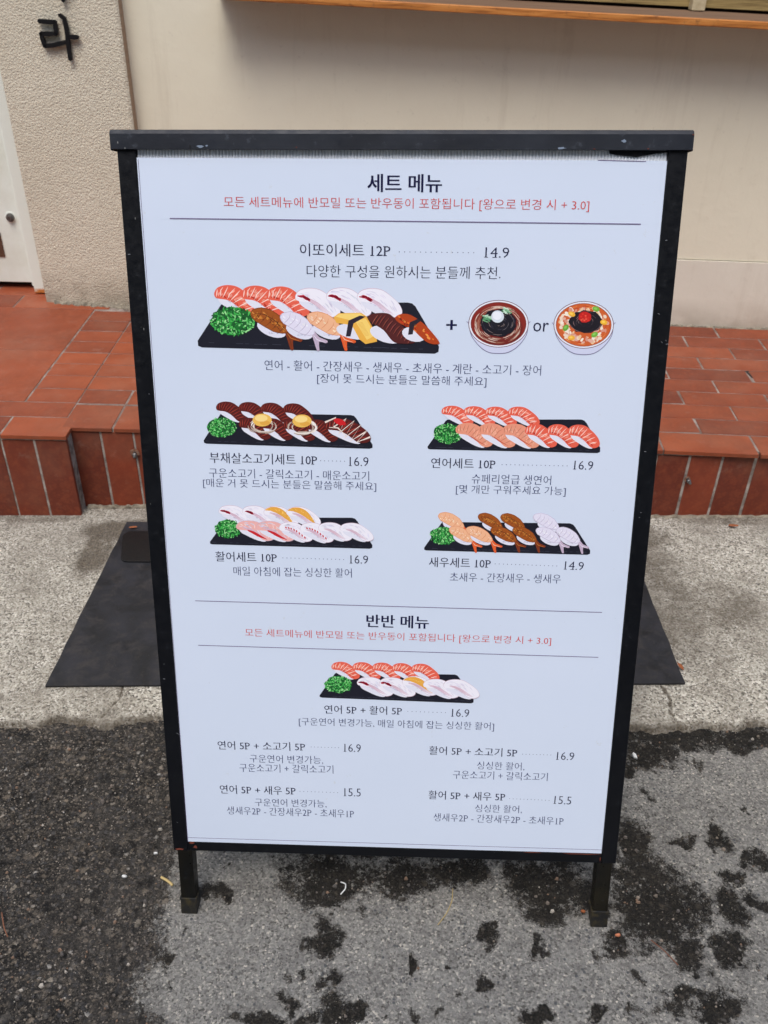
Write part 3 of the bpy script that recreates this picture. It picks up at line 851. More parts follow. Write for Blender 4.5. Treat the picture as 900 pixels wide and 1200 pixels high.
# door
door = tag(empty('white_door', (-1.5, 2.76, .232)), 'white painted metal door with round lock left of the stucco pillar', 'door')
def DB(m): return m.map(lambda x, y, z: (x + 1.5, y - 2.76, z - .232))
m = MB(); m.box(-1.95, -1.128, 2.76, 2.80, .2325, 2.12, .002)
b = DB(m)
leaf = b.build('leaf', M_WHITE, door)
m = MB(); m.box(-1.1255, -1.058, 2.715, 2.86, .2150, 2.18, .002)
m.box(-1.1315, -1.1245, 2.7225, 2.76, .235, 2.15, .001)
DB(m).build('jamb', M_WHITE_RUST, door).data
m = MB(); m.box(-2.02, -1.952, 2.72, 2.86, .2150, 2.18, .002); DB(m).build('jamb', M_WHITE, door)
m = MB(); m.box(-1.9515, -1.1325, 2.72, 2.86, 2.1225, 2.18, .002); DB(m).build('lintel', M_WHITE, door)
m = MB(); m.box(-1.95, -1.1265, 2.801, 2.90, .2125, .2320); DB(m).build('threshold_gap_shade', M_DARK, door)  # solid dark fill painting the shade beneath the door leaf
m = MB()
for (y0, y1, r) in ((2.760, 2.7535, .0130), (2.7535, 2.7500, .0105), (2.7500, 2.7470, .0075)):
    m.tube([(-1.1705, y0, .4385), (-1.1705, y1, .4385)], [r, r * .92], 24)
lock = DB(m).build('lock', M_STEEL, door, False)
m = MB(); m.tube([(-1.1705, 2.7600, .4385), (-1.1705, 2.7588, .4385)], [.0175, .0165], 24); DB(m).build('lock_rosette', M_WHITE, lock)
m = MB(); m.box(-1.1712, -1.1698, 2.7463, 2.7475, .4350, .4420); DB(m).build('keyhole', M_DARK, lock)
m = MB(); m.box(-1.42, -1.213, 2.7565, 2.7598, .3150, .3920, .0012); DB(m).build('letter_slot', simple('slot_brown', (92, 62, 44), .6), door)

# house wall beyond the door, and an unseen house added across the lane to block low sky
m = MB(); m.box(-5.5, -2.0225, 2.60, 2.86, .2, 4.2); m.box(-2.0220, -1.0665, 2.64, 2.86, 2.1805, 4.2)
m.build('plaster', M_WALL, wall)
opp = tag(empty('sky_blocking_house', (0, -3.6, 0)), 'unseen grey two storey house added behind the viewer to block low sky', 'house')
M_RENDER = mat_wall('grey_render', (150, 143, 134), (138, 132, 124), .5)
m = MB(); m.box(-9, 9, -1.0, 0, -.3, 5.4); m.build('wall', M_RENDER, opp)
for xw in (-6.5, -3.2, .1, 3.4, 6.7):
    for zw in (1.1, 3.5):
        m = MB(); m.box(xw - .65, xw + .65, .001, .05, zw - .05, zw + 1.25, .004); w_ = m.build('window_frame', M_WHITE, opp)
        MB().box(xw - .58, xw + .58, .0505, .056, zw + .02, zw + 1.18).build('pane', M_GLASS, w_)

# timber ledge and window over it
ledge = tag(empty('window_ledge', (.7, 2.48, 1.03)), 'orange varnished timber ledge with a dusty top under the window', 'ledge')
def LB(m): return m.map(lambda x, y, z: (x - .7, y - 2.48, z - 1.03))
m = MB()
ns = 40
for (ya, yb, za, zb) in ((0, .016, -.0160, 0),):
    for k in range(ns):
        xa, xb = -.42 + 2.37 * k / ns, -.42 + 2.37 * (k + 1) / ns
        pass
def lbox(m, x0, x1, dy0, dy1, k0, k1):
    Yl = lambda x: 2.5 - .04 * x
    return m.add([(x, Yl(x) + d, LT(x, k)) for k in (k0, k1) for d in (dy0, dy1) for x in (x0, x1)],
        [(0, 2, 3, 1), (4, 5, 7, 6), (0, 1, 5, 4), (2, 6, 7, 3), (0, 4, 6, 2), (1, 3, 7, 5)])
lbox(m, -.46, 1.98, 0, .014, -.0165, 0.0)
o = LB(m).build('edge_strip', M_WOOD, ledge)
md = o.modifiers.new('bevel', 'BEVEL'); md.width = .0018; md.segments = 2
m = MB(); lbox(m, -.455, 1.975, .0145, .30, -.0155, -.0015)
LB(m).build('board', M_WOODTOP, ledge)
win = tag(empty('window', (.7, 2.75, 1.05)), 'olive timber window with a pale post, only its sill line in view', 'window')
def WB(m): return m.map(lambda x, y, z: (x - .7, y - 2.75, z - 1.05))
m = MB(); lbox(m, -.418, 1.948, .258, .300, .0065, .050); WB(m).build('bottom_rail', M_SASH, win)
m = MB(); lbox(m, -.418, 1.948, .275, .300, -.001, .0060); WB(m).build('sill_gap_shade', M_DARK, win)  # dark strip painting the shadow between ledge and bottom rail
m = MB(); lbox(m, -.418, 1.948, .258, .300, .560, .600); WB(m).build('top_rail', M_SASH, win)
for xs in (-.393, .778, 1.905):
    m = MB(); Yl = 2.5 - .04 * xs
    m.box(xs, xs + .035, Yl + .222, Yl + .258, LT(xs, .0), LT(xs, .60), .002); WB(m).build('post', M_POST, win)
for (xa, xb) in ((-.355, .775), (.816, 1.902)):
    m = MB(); lbox(m, xa, xb, .276, .281, .0505, .5595)
    WB(m).build('pane', M_GLASS, win)

# ------------------------------------------------------------------ door mat and the black plate on it
def slabbed(name, poly, z, th, mat, ax0, label, cat):
    m = MB(); cx, cy = ax0
    m.prism(poly, 0, th, lambda u, v, d: (u - cx, v - cy, GZ(u) - GZ(cx) + d))
    o = m.build(name, mat); o.location = (cx, cy, GZ(cx) + z)
    md = o.modifiers.new('bevel', 'BEVEL'); md.width = .0012; md.segments = 2; md.limit_method = 'ANGLE'; md.angle_limit = .7
    return tag(o, label, cat)
def edge_pts(a, b, n, amp, rnd):
    return [(a[0] + (b[0] - a[0]) * k / n + (rnd.uniform(-amp, amp) if k else 0), a[1] + (b[1] - a[1]) * k / n + (rnd.uniform(-amp, amp) if k else 0)) for k in range(n)]
rnd = random.Random(5)
cs_ = [(-.644, 1.222), (.586, 1.238), (.573, 1.785), (-.627, 1.776)]
poly = []
for a, b in zip(cs_, cs_[1:] + cs_[:1]): poly += edge_pts(a, b, 14, .0010, rnd)
slabbed('rubber_mat', poly, .0075, .0045, M_MAT, (-.03, 1.5), 'flat dark grey rubber doormat lying on the concrete behind the menu board', 'doormat')
cc = []
for (cx, cy, a0) in ((-.583, 1.632, 180), (-.405, 1.632, 270), (-.405, 1.712, 0), (-.600, 1.712, 90)):
    for k in range(7):
        a = math.radians(a0 + k * 15); cc.append((cx + .020 * math.cos(a), cy + .020 * math.sin(a)))
slabbed('rubber_pad', cc, .0125, .0040, M_WET, (-.5, 1.67), 'small glossy black pad with rounded corners on the far left of the doormat', 'pad')

# ------------------------------------------------------------------ the menu board (A-frame)
axv = Vector((0.99932015, -0.02562567, 0.02650579)); upv = Vector((-0.01828354, 0.27983954, 0.95987267)); nbv = Vector((0.03201475, 0.95970472, -0.27918076))
SM = Matrix((axv, nbv, upv)).transposed().to_4x4(); SM.translation = Vector((.0267488, .754618, .00070925))
board = empty('menu_board', mat=SM)
tag(board, 'black metal A-frame board holding a white Korean sushi set menu', 'menu board')
def front(name, mat, mb, parent=board, smooth=False):
    return mb.build(name, mat, parent, smooth)
for sx in (-1, 1):
    x0, x1 = sorted((sx * .3200, sx * .2990))
    front('stile', M_BLACK, MB().box(x0, x1, 0, .020, .1135, 1.0700, .0012))
front('bottom_rail', M_BLACK, MB().box(-.2988, .2988, .0008, .020, .1135, .1290, .0010))
front('top_rail', M_BLACK, MB().box(-.2988, .2988, .0150, .022, 1.050, 1.0700, .001))
for x0 in (-.3148, .2938):
    lg = front('leg', M_LEG, MB().box(x0, x0 + .0216, .0015, .0230, .018, .1130, .0008))
    m = MB(); m.box(x0 - .0014, x0 + .0230, .0002, .0245, 0, .0285, .0012)
    m.map(lambda x, y, z: (x, y, z if z > .015 else z + .285 * y))
    m.box(x0 - .0022, x0 + .0238, -.0006, .0252, .0262, .0290, .0006)
    m.build('rubber_foot', M_FOOT, lg)
# cap over the hinge
cap = MB()
prof = [(-.0040, 1.0640), (-.0040, 1.0800), (-.0020, 1.0838), (.0, 1.0845), (.052, 1.0730), (.0550, 1.0700), (.0545, 1.0540), (.0520, 1.0540), (.0500, 1.0680), (-.0018, 1.0805), (-.0020, 1.0635)]
n = len(prof)
xs = [-.3262, -.3250, .3230, .3242]; vs = []
for k, x in enumerate(xs):
    for (y, z) in prof:
        e = .0012 if k in (0, 3) else 0
        vs.append((x, y + e * (1 if y < .02 else -1), z - e * .6))
fs = [tuple(range(n))[::-1], tuple(range(3 * n, 4 * n))]
for k in range(3):
    for i in range(n): fs.append((k * n + i, k * n + (i + 1) % n, (k + 1) * n + (i + 1) % n, (k + 1) * n + i))
# ripple the sheet metal a little
cm_ = MB()
cm_.add(vs, [f for f in fs if len(f) == 4])
cm_.prism([(y, z) for y, z in prof], -.3262, -.3258, lambda u, v, d: (d, u + (.0012 if u < .02 else -.0012), v - .0007))
cm_.prism([(y, z) for y, z in prof], .3238, .3242, lambda u, v, d: (d, u + (.0012 if u < .02 else -.0012), v - .0007))
capo = front('cap', M_CAP, cm_)
front('end_plate', M_CAP, MB().box(-.3258, -.3245, -.0034, .0530, 1.0625, 1.0790, .0004), capo)
front('end_plate', M_CAP, MB().box(.3225, .3238, -.0034, .0530, 1.0625, 1.0790, .0004), capo)
M_CHIP = simple('bare_metal_chip', (128, 142, 160), .5); M_RUSTSPOT = simple('rust_spot', (112, 52, 36), .9)
def blotch(name, x, z, w, h, mat, par, y=-.0041, seed=1):
    rn = random.Random(seed); n = 11
    poly = [(x + math.cos(2 * math.pi * k / n) * w * rn.uniform(.45, 1), z + math.sin(2 * math.pi * k / n) * h * rn.uniform(.45, 1)) for k in range(n)]
    m = MB().prism(poly, 0, .0003, lambda u, v, d: (u, y - d, v)); return m.build(name, mat, par)
for i, (x, z, w, h, mt) in enumerate([(-.2235, 1.0668, .005, .0018, M_CHIP), (-.216, 1.0675, .002, .0012, M_CHIP), (.180, 1.0655, .006, .0016, M_CHIP), (.248, 1.0730, .0035, .0020, M_CHIP), (.216, 1.0648, .0014, .0008, M_RUSTSPOT), (.275, 1.0650, .0012, .0008, M_RUSTSPOT), (.3225, 1.0795, .0012, .0010, M_RUSTSPOT), (-.115, 1.0660, .0012, .0010, M_RUSTSPOT), (-.235, 1.0665, .0012, .003, M_BLACK)]):
    blotch('paint_chip', x, z, w, h, mt, capo, seed=i)
bl = [c for c in board.children if c.name.startswith('bottom_rail')][0]
stl = [c for c in board.children if c.name.startswith('stile')]
for i, (x, z, w, h) in enumerate([(-.293, .1275, .005, .0025), (-.288, .1205, .004, .003), (.270, .1283, .028, .0010), (.2970, .121, .0012, .005), (.20, .1285, .015, .0006)]):
    blotch('rust_patch', x, z, w, h, M_RUSTSPOT, bl, .0006, seed=20 + i)
blotch('rust_patch', -.3100, .1165, .009, .0022, M_RUSTSPOT, stl[0], -.0002, seed=31)
for i in range(14):
    rn = random.Random(400 + i); sx = rn.choice((-1, 1))
    x = sx * rn.uniform(.302, .318); z = rn.uniform(.13, 1.05); par = stl[0] if sx < 0 else stl[1]
    a = rn.uniform(-.9, .9); L = rn.uniform(.0008, .0042)
    m = MB().prism([(x, z), (x + L * math.cos(a), z + L * math.sin(a)), (x + L * math.cos(a) * .9, z + L * math.sin(a) + .0006), (x, z + .0005)], 0, .0002, lambda u, v, d: (u, -.0001 - d, v))
    m.build('scratch', simple('scratch_grey', (140, 142, 146), .6) if i == 0 else bpy.data.materials['scratch_grey'], par)

# corrugated plastic backing
fl = MB(); nf = 164; pitch = .5976 / nf; vs = []; fs = []
for k in range(nf * 4 + 1):
    x = -.2988 + pitch * k / 4; y = .0040 + (.0013, .0002, -.0006, .0002)[k % 4]
    vs += [(x, y, .130), (x, y, 1.0660)]
for k in range(nf * 4): fs.append((2 * k, 2 * k + 2, 2 * k + 3, 2 * k + 1))
bl_ = MB().add(vs, fs); bl_.box(-.2988, .2988, .0080, .0110, .130, 1.066)
bl_.build('corrugated_sheet', M_FLUTE, board)
tape = MB().prism([(.2335, 1.0640), (.2340, 1.0605), (.2415, 1.0590), (.2640, 1.0568), (.2820, 1.0600), (.2980, 1.0618), (.2980, 1.0640)], 0, .0008, lambda u, v, d: (u, .0030 - d, v))
tape.build('black_wedge', M_BLACK, board)  # flat black wedge under the cap, towards its right end

# poster paper: gently waved sheet, plus the header strip pasted over its top
PYF = .0016
def paper_y(x, z):
    return PYF
def sheet(name, pts, y0, par, mat=M_PAPER):
    (tl, tr, br, bl2) = pts
    m = MB(); nu, nv = 40, 50; vs = []
    for j in range(nv + 1):
        for i in range(nu + 1):
            u, v = i / nu, j / nv
            x = (tl[0] * (1 - u) + tr[0] * u) * (1 - v) + (bl2[0] * (1 - u) + br[0] * u) * v
            z = (tl[1] * (1 - u) + tr[1] * u) * (1 - v) + (bl2[1] * (1 - u) + br[1] * u) * v
            vs.append((x, paper_y(x, z) - y0, z))
    fs = [(j * (nu + 1) + i, j * (nu + 1) + i + 1, (j + 1) * (nu + 1) + i + 1, (j + 1) * (nu + 1) + i) for j in range(nv) for i in range(nu)]
    m.add(vs, fs); o = m.build(name, mat, par, False)
    md = o.modifiers.new('solid', 'SOLIDIFY'); md.thickness = .00004; md.offset = -1
    return o
poster = sheet('poster', [(-.2985, 1.0553), (.2984, 1.0530), (.2984, .1295), (-.2984, .1275)], 0, board)
strip = sheet('pasted_strip', [(-.2960, 1.0550), (.2983, 1.0527), (.2983, .9857), (-.2965, .9888)], .00007, board)

# ---- print
def on_paper(x, z, lift):
    return (x, paper_y(x, z) - lift, z)
_gc = {}
def raw_text(body, weight):
    c = bpy.data.curves.new('t', 'FONT'); c.body = body; c.size = 1; c.resolution_u = 2
    c.offset = (-.0130, -.0085, .002)[weight]
    o = bpy.data.objects.new('t', c); COL.objects.link(o)
    me = bpy.data.meshes.new_from_object(o.evaluated_get(bpy.context.evaluated_depsgraph_get()))
    bpy.data.objects.remove(o); bpy.data.curves.remove(c)
    co = np.empty(len(me.vertices) * 3); me.vertices.foreach_get('co', co)
    r = (co.reshape(-1, 3)[:, :2].copy(), [tuple(p.vertices) for p in me.polygons])
    bpy.data.meshes.remove(me)
    return r
def glyph(ch, w):
    """outline of one character with a small foot serif where the printed face has one, and its advance"""
    if (ch, w) in _gc: return _gc[ch, w]
    pad = raw_text('||', w)[0][:, 0].max()
    vs, _ = raw_text('|' + ch + '|', w)
    adv = vs[:, 0].max() - pad
    if ch == ' ': r = ([], [], adv * .95)
    else:
        v, f = raw_text(ch, w)
        v = [tuple(p) for p in v]; f = list(f)
        x0 = min(p[0] for p in v); x1 = max(p[0] for p in v); sw = (.055, .085, .12)[w]; sh = (.034, .05, .07)[w]
        def bar(a, c, y):
            n = len(v); v.extend([(a, y), (c, y), (c, y + sh), (a, y + sh)]); f.append((n, n + 1, n + 2, n + 3))
        if ch == '1': v = [(p[0] - .01, p[1]) for p in v]; x1 -= .01; bar(x1 - sw - .085, x1 + .085, 0); adv -= .01
        if ch == 'P': bar(x0 - .06, x0 + sw + .09, 0); bar(x0 - .06, x0 + .01, max(p[1] for p in v) - sh); adv += .05
        if ch == '4': bar(x1 - .30, x1 - .02, 0)
        r = (v, f, adv)
    _gc[ch, w] = r
    return r
SH = (.007, .010, .016)
def flatten_text(body, weight):
    X0 = 0; V = []; F = []
    for ch in body:
        v, f, adv = glyph(ch, weight); n = len(V)
        for dx, dz in ((-SH[weight], 0), (SH[weight], .001)):      # upright strokes heavier than level ones
            n = len(V); V += [(x + X0 + dx, y, dz) for x, y in v]; F += [tuple(i + n for i in q) for q in f]
        X0 += adv
    me = bpy.data.meshes.new('printed_line'); me.from_pydata(V, [], F)
    return me
INKM = {'K': M_NAVY, 'R': M_RED, 'G': M_GREY}
for (body, x0, z0, x1, z1, hgt, colr, w) in TEXT:
    me = flatten_text(body, w)
    co = np.empty(len(me.vertices) * 3); me.vertices.foreach_get('co', co); co = co.reshape(-1, 3)
    lo, hi = co.min(0), co.max(0)
    u = (co[:, 0] - lo[0]) / (hi[0] - lo[0]); v = (co[:, 1] - lo[1]) / (hi[1] - lo[1])
    lift = .00045 if z0 > 988 else .00030
    par = strip if z0 > 988 else poster
    if body in ('+', 'or'): hgt = hgt
    H = hgt * .96
    new = [on_paper((x0 + (x1 - x0) * a - (z1 - z0) / (x1 - x0) * b * H) / 1000, (z0 + (z1 - z0) * a + b * H) / 1000, lift + q * .012) for a, b, q in zip(u, v, co[:, 2])]
    me.vertices.foreach_set('co', np.array(new).ravel()); me.materials.clear()
    o = link('printed_line', me, INKM[colr], par)
def ribbon(a, b, w, lift, n=24):
    m = MB(); vs = []
    for k in range(n + 1):
        x = a[0] + (b[0] - a[0]) * k / n; z = a[1] + (b[1] - a[1]) * k / n
        dx, dz = b[0] - a[0], b[1] - a[1]; L = math.hypot(dx, dz)
        px, pz = -dz / L * w / 2, dx / L * w / 2
        vs += [on_paper((x + px) / 1000, (z + pz) / 1000, lift), on_paper((x - px) / 1000, (z - pz) / 1000, lift)]
    return m.add(vs, [(2 * k, 2 * k + 1, 2 * k + 3, 2 * k + 2) for k in range(n)])
for (a, b, w) in RULES:
    top = a[1] > 985 and b[1] > 985
    ribbon(a, b, w, .00045 if top else .00030).build('ruled_line', M_RULE, strip if top else poster)
for (a, b, n) in DOTS:
    m = MB()
    for k in range(n):
        x = a[0] + (b[0] - a[0]) * k / (n - 1); z = a[1] + (b[1] - a[1]) * k / (n - 1)
        m.add([on_paper((x + .55 * math.cos(q)) / 1000, (z + .55 * math.sin(q)) / 1000, .0003) for q in (0, 1.05, 2.09, 3.14, 4.19, 5.24)], [(0, 1, 2, 3, 4, 5)])
    m.build('dotted_leader', M_GREY, poster)

# ------------------------------------------------------------------ printed food pictures (flat ink on the poster)
class Art:
    def __init__(s, aff): s.A = aff; s.v = []; s.f = []; s.c = []; s.L = 0
    def poly(s, pts, rgb, dl=0.0, smooth=0):
        if smooth:
            n = len(pts); q = []
            for i in range(n):
                p0, p1, p2, p3 = pts[i - 1], pts[i], pts[(i + 1) % n], pts[(i + 2) % n]
                for k in range(smooth):
                    t = k / smooth
                    q.append(tuple(.5 * (2 * b + (-a + c) * t + (2 * a - 5 * b + 4 * c - d) * t * t + (-a + 3 * b - 3 * c + d) * t ** 3) for a, b, c, d in zip(p0, p1, p2, p3)))
            pts = q
        base = len(s.v)
        for (x, y) in pts: s.v.append((x, y, s.L + dl))
        for t in tessellate_polygon([[Vector((x, y, 0)) for x, y in pts]]):
            s.f.append(tuple(base + i for i in t)); s.c.append(lin(rgb))
    def line(s, pts, w, rgb, dl=1.0, taper=True):
        n = len(pts); L = []; R = []
        for k in range(n):
            a = pts[max(k - 1, 0)]; b = pts[min(k + 1, n - 1)]
            dx, dy = b[0] - a[0], b[1] - a[1]; q = math.hypot(dx, dy) or 1
            ww = w / 2 * (math.sin(math.pi * (k + .35) / (n - .3)) if taper and n > 2 else 1)
            L.append((pts[k][0] - dy / q * ww, pts[k][1] + dx / q * ww, )); R.append((pts[k][0] + dy / q * ww, pts[k][1] - dx / q * ww))
        base = len(s.v)
        for a, b in zip(L, R): s.v += [(a[0], a[1], s.L + dl), (b[0], b[1], s.L + dl)]
        for k in range(n - 1): s.f.append((base + 2 * k, base + 2 * k + 1, base + 2 * k + 3, base + 2 * k + 2)); s.c.append(lin(rgb))
    def oval(s, cx, cy, rx, ry, rgb, dl=0.0, n=16, rot=0.0, jit=0.0):
        pts = []
        for k in range(n):
            a = 2 * math.pi * k / n; r = 1 + random.uniform(-jit, jit)
            x, y = rx * r * math.cos(a), ry * r * math.sin(a)
            pts.append((cx + x * math.cos(rot) - y * math.sin(rot), cy + x * math.sin(rot) + y * math.cos(rot)))
        s.poly(pts, rgb, dl)
    def build(s, name):
        a, b, c, d, ox, oz = s.A
        me = bpy.data.meshes.new(name)
        vs = []
        for (x, y, l) in s.v:
            X_ = (a * x + b * y + ox) / 1000; Z_ = (c * x + d * y + oz) / 1000
            vs.append(on_paper(X_, Z_, .00030 + l * 9e-6))
        me.from_pydata(vs, [], s.f)
        at = me.color_attributes.new('ink', 'FLOAT_COLOR', 'CORNER')
        buf = np.empty((len(me.loops), 4), np.float32); buf[:, 3] = 1
        i = 0
        for f, col_ in zip(s.f, s.c):
            buf[i:i + len(f), :3] = col_; i += len(f)
        at.data.foreach_set('color', buf.ravel())
        return link(name, me, M_INK, poster)

def jc(c, j=14): 
    k = random.uniform(-j, j); return tuple(max(0, min(255, x + k + random.uniform(-4, 4))) for x in c)
TOP = [(2, 25), (15, 8), (45, 0), (80, 5), (110, 25), (140, 55), (152, 82), (146, 98), (125, 105), (105, 98), (80, 73), (50, 53), (15, 47), (3, 40)]
RICE = [(16, 42), (55, 50), (92, 76), (118, 100), (110, 108), (82, 100), (44, 78), (20, 60)]
CL = [(6, 30), (28, 24), (55, 28), (82, 42), (108, 66), (132, 92)]      # centreline of the topping
HW = [12, 19, 25, 28, 26, 13]
def cl(t):
    t = max(0, min(.9999, t)) * (len(CL) - 1); i = int(t); f = t - i
    x = CL[i][0] * (1 - f) + CL[i + 1][0] * f; y = CL[i][1] * (1 - f) + CL[i + 1][1] * f
    w = HW[i] * (1 - f) + HW[i + 1] * f
    dx, dy = CL[i + 1][0] - CL[i][0], CL[i + 1][1] - CL[i][1]; q = math.hypot(dx, dy)
    return x, y, -dy / q, dx / q, w
def nigiri(A, ox, oy, kind, sx=1.0, sy=1.0):
    T = lambda p: (ox + p[0] * sx, oy + p[1] * sy)
    def band(t0, t1, s0, s1, rgb, dl, n=7, w=None):
        """a stroke between (t0,s0) and (t1,s1) in topping coordinates (s from -1 upper to 1 lower edge)"""
        pts = []
        for k in range(n):
            f = k / (n - 1); x, y, nx, ny, hw = cl(t0 + (t1 - t0) * f); q = s0 + (s1 - s0) * f
            pts.append(T((x + nx * hw * q, y + ny * hw * q)))
        A.line(pts, w or 2.2, rgb, dl)
    A.L += 6
    A.poly([T(p) for p in RICE], (226, 226, 238), 0, 4)
    for _ in range(24):
        t = random.uniform(.2, .95); x, y, nx, ny, hw = cl(t); q = random.uniform(1.15, 1.4)
        A.oval(*T((x + nx * hw * q * .75, y + ny * hw * q * .75)), 3.4 * sx, 1.6 * sx, jc((206, 206, 224), 12), .5, 6, .7)
    T2 = [T(p) for p in TOP]
    if kind == 'salmon':
        A.poly(T2, (232, 98, 76), 1, 4)
        for k in range(30):
            t = random.uniform(.03, .97); q = random.uniform(-.75, .3)
            band(t + .02, t - .02, q, q + .5, jc((244, 158, 136), 12), 2 + k * .004, 4, random.uniform(3, 6) * sx)
        for k in range(16):
            t = random.uniform(.05, .95); band(t, t + .08, .55, .85, jc((206, 58, 42), 10), 2.4, 4, 3.4 * sx)
        for k in range(8):
            t = .04 + k * .125; band(t + .05, t - .05, -.95, .92, (252, 224, 212), 3, 8, 3.4 * sx)
    elif kind == 'seared':
        A.poly(T2, (232, 152, 124), 1, 4)
        for k in range(20):
            t = random.uniform(.03, .97); band(t, t + .06, random.uniform(-.8, .5), random.uniform(-.3, .8), jc((240, 176, 148), 12), 2, 4, 4 * sx)
        for k in range(9):
            t = .03 + k * .11; band(t + .03, t - .03, -.9, .85, (176, 92, 66), 3, 7, 1.8 * sx)
        band(.45, .99, .95, .75, (206, 92, 68), 3.2, 8, 5 * sx)
    elif kind in ('white', 'redwhite', 'pinkred', 'orangewhite', 'plain'):
        basec = {'pinkred': (238, 178, 172)}.get(kind, (240, 237, 245))
        A.poly(T2, (204, 178, 194), 1, 4)
        A.poly([(ox + (p[0] - 72) * sx * .985 + 72 * sx, oy + (p[1] - 52) * sy * .96 + 52 * sy) for p in TOP], basec, 1.3, 4)
        for k in range(7):
            band(.15, .98, .55 + k * .055 - .1, .4 + k * .08, jc((214, 182, 198), 8), 2, 10, 1.6 * sx)
        for k in range(22):
            t = random.uniform(.05, .9); q = random.uniform(-.8, .3); band(t, t + .12, q, q + .12, jc((222, 218, 234), 8), 1.9, 5, random.uniform(1.5, 4) * sx)
        if kind == 'white':
            for k in range(30):
                t = random.uniform(.0, .30); band(t, t + .12, random.uniform(-.3, .2) + t * 2, random.uniform(.1, .5) + t * 1.5, jc((196, 34, 66), 12), 3, 5, 5.2 * sx)
        if kind == 'redwhite':
            for k in range(8):
                t = .2 + k * .095; band(t, t + .07, .1, .35, (196, 44, 54), 3, 4, 6.5 * sx)
        if kind == 'pinkred':
            band(.35, .98, .92, .72, (206, 40, 48), 3, 9, 11 * sx)
            for k in range(8):
                t = random.uniform(.1, .9); band(t, t + .07, -.5, .1, (250, 222, 214), 2.5, 4, 3 * sx)
        if kind == 'orangewhite':
            band(.03, .98, -.62, .15, (232, 168, 70), 2.8, 12, 26 * sx)
            for k in range(26):
                t = random.uniform(.06, .92); q = -.62 + .7 * t
                band(t, t + .05, q + random.uniform(-.35, .1), q + random.uniform(0, .35), jc((246, 196, 100), 14), 3.2, 3, 2.4 * sx)
    elif kind == 'beef':
        A.poly(T2, (92, 30, 28), 1, 4)
        for k in range(11):
            t = .02 + k * .09; band(t + .05, t - .04, -.95, .9, jc((168, 62, 48), 14), 2, 7, 2.6 * sx)
            band(t + .085, t - .005, -.95, .9, jc((56, 18, 20), 6), 2.2, 7, 2.4 * sx)
SB = [(0, 22), (10, 6), (40, 0), (75, 10), (110, 35), (132, 70), (130, 88), (112, 92), (80, 85), (45, 65), (12, 44)]
def shrimp(A, ox, oy, kind, sx=1.0, sy=1.0):
    T = lambda p: (ox + p[0] * sx, oy + p[1] * sy)
    A.L += 6
    A.oval(*T((74, 76)), 54 * sx, 26 * sy, (224, 224, 238), 0, 20, .38)
    for _ in range(18): A.oval(*T((random.uniform(62, 108), 90 + random.uniform(-4, 3))), 3.2 * sx, 1.6 * sx, jc((204, 204, 222)), .4, 6, .5)
    c = {'soy': (158, 82, 30), 'raw': (226, 222, 238), 'cooked': (240, 182, 142)}[kind]
    hi = {'soy': (206, 132, 56), 'raw': (240, 238, 248), 'cooked': (250, 218, 188)}[kind]
    lo = {'soy': (92, 44, 22), 'raw': (176, 164, 190), 'cooked': (214, 122, 78)}[kind]
    tail = {'soy': (128, 54, 26), 'raw': (196, 176, 196), 'cooked': (226, 92, 42)}[kind]
    A.poly([T(p) for p in [(118, 80), (134, 78), (150, 98), (182, 112), (176, 122), (150, 116), (152, 148), (142, 150), (132, 120), (124, 96)]], tail, .8, 2)
    A.line([T((128, 90)), T((142, 108)), T((172, 118))], 2.4 * sx, hi, 1.2); A.line([T((128, 90)), T((140, 118)), T((146, 142))], 2.2 * sx, lo, 1.2)
    A.poly([T(p) for p in SB], c, 1, 4)
    A.line([T(p) for p in SB] + [T(SB[0])], 1.6 * sx, lo, 1.4, False)
    for k in range(34 if kind == 'soy' else 16):
        t = random.random(); x = 12 + 106 * t + random.uniform(-6, 6); y = 26 + 52 * t * t + random.uniform(-14, 16) * (1 - .4 * t)
        A.oval(*T((x, y)), random.uniform(3, 8) * sx, random.uniform(1.6, 3.4) * sy, jc(hi, 12), 2, 7, .7)
    if kind == 'soy':
        A.line([T(p) for p in ((16, 20), (50, 24), (86, 46), (122, 84))], 3 * sx, lo, 3)
        for k in range(16):
            t = random.random(); A.oval(*T((14 + 106 * t, 32 + 50 * t * t + random.uniform(-12, 14))), 4 * sx, 1.6 * sy, jc(lo, 10), 2.6, 6, .8)
    for k in range(5):
        t = .14 + k * .18; x = 12 + 112 * t; y = 8 + 62 * t ** 1.5
        A.line([T((x + 12, y - 8 + 10 * t)), T((x + 9, y + 12)), T((x - 3, y + 26)), T((x - 16, y + 36))], 2.0 * sx, lo, 2.8)
def greens(A, cx, cy, rx, ry):
    A.L += 3
    A.oval(cx, cy, rx, ry, (26, 92, 42), 0, 22, 0, .07)
    for k in range(300):
        a = random.uniform(0, 2 * math.pi); r = math.sqrt(random.random()) * 1.02
        x, y = cx + rx * r * math.cos(a), cy + ry * r * math.sin(a)
        A.oval(x, y, random.uniform(.05, .10) * rx, random.uniform(.022, .045) * rx, random.choice([(40, 150, 58), (84, 190, 88), (26, 112, 44), (160, 226, 150), (14, 70, 32), (60, 170, 74), (120, 210, 120)]), .5 + 2 * k / 300, 6, random.uniform(0, 3.1))
def tray(A, pts, fl, fr, edge):
    A.poly(pts, (27, 28, 40), 0)
    A.L += 1
    n = 26
    for k in range(n):
        if random.random() < .25: continue
        a = k / n; b = (k + random.uniform(.4, 1)) / n
        A.line([(fl[0] + (fr[0] - fl[0]) * a, fl[1] + (fr[1] - fl[1]) * a + random.uniform(-1, 1)), (fl[0] + (fr[0] - fl[0]) * b, fl[1] + (fr[1] - fl[1]) * b)], 1.3, (70, 72, 86), 0, False)

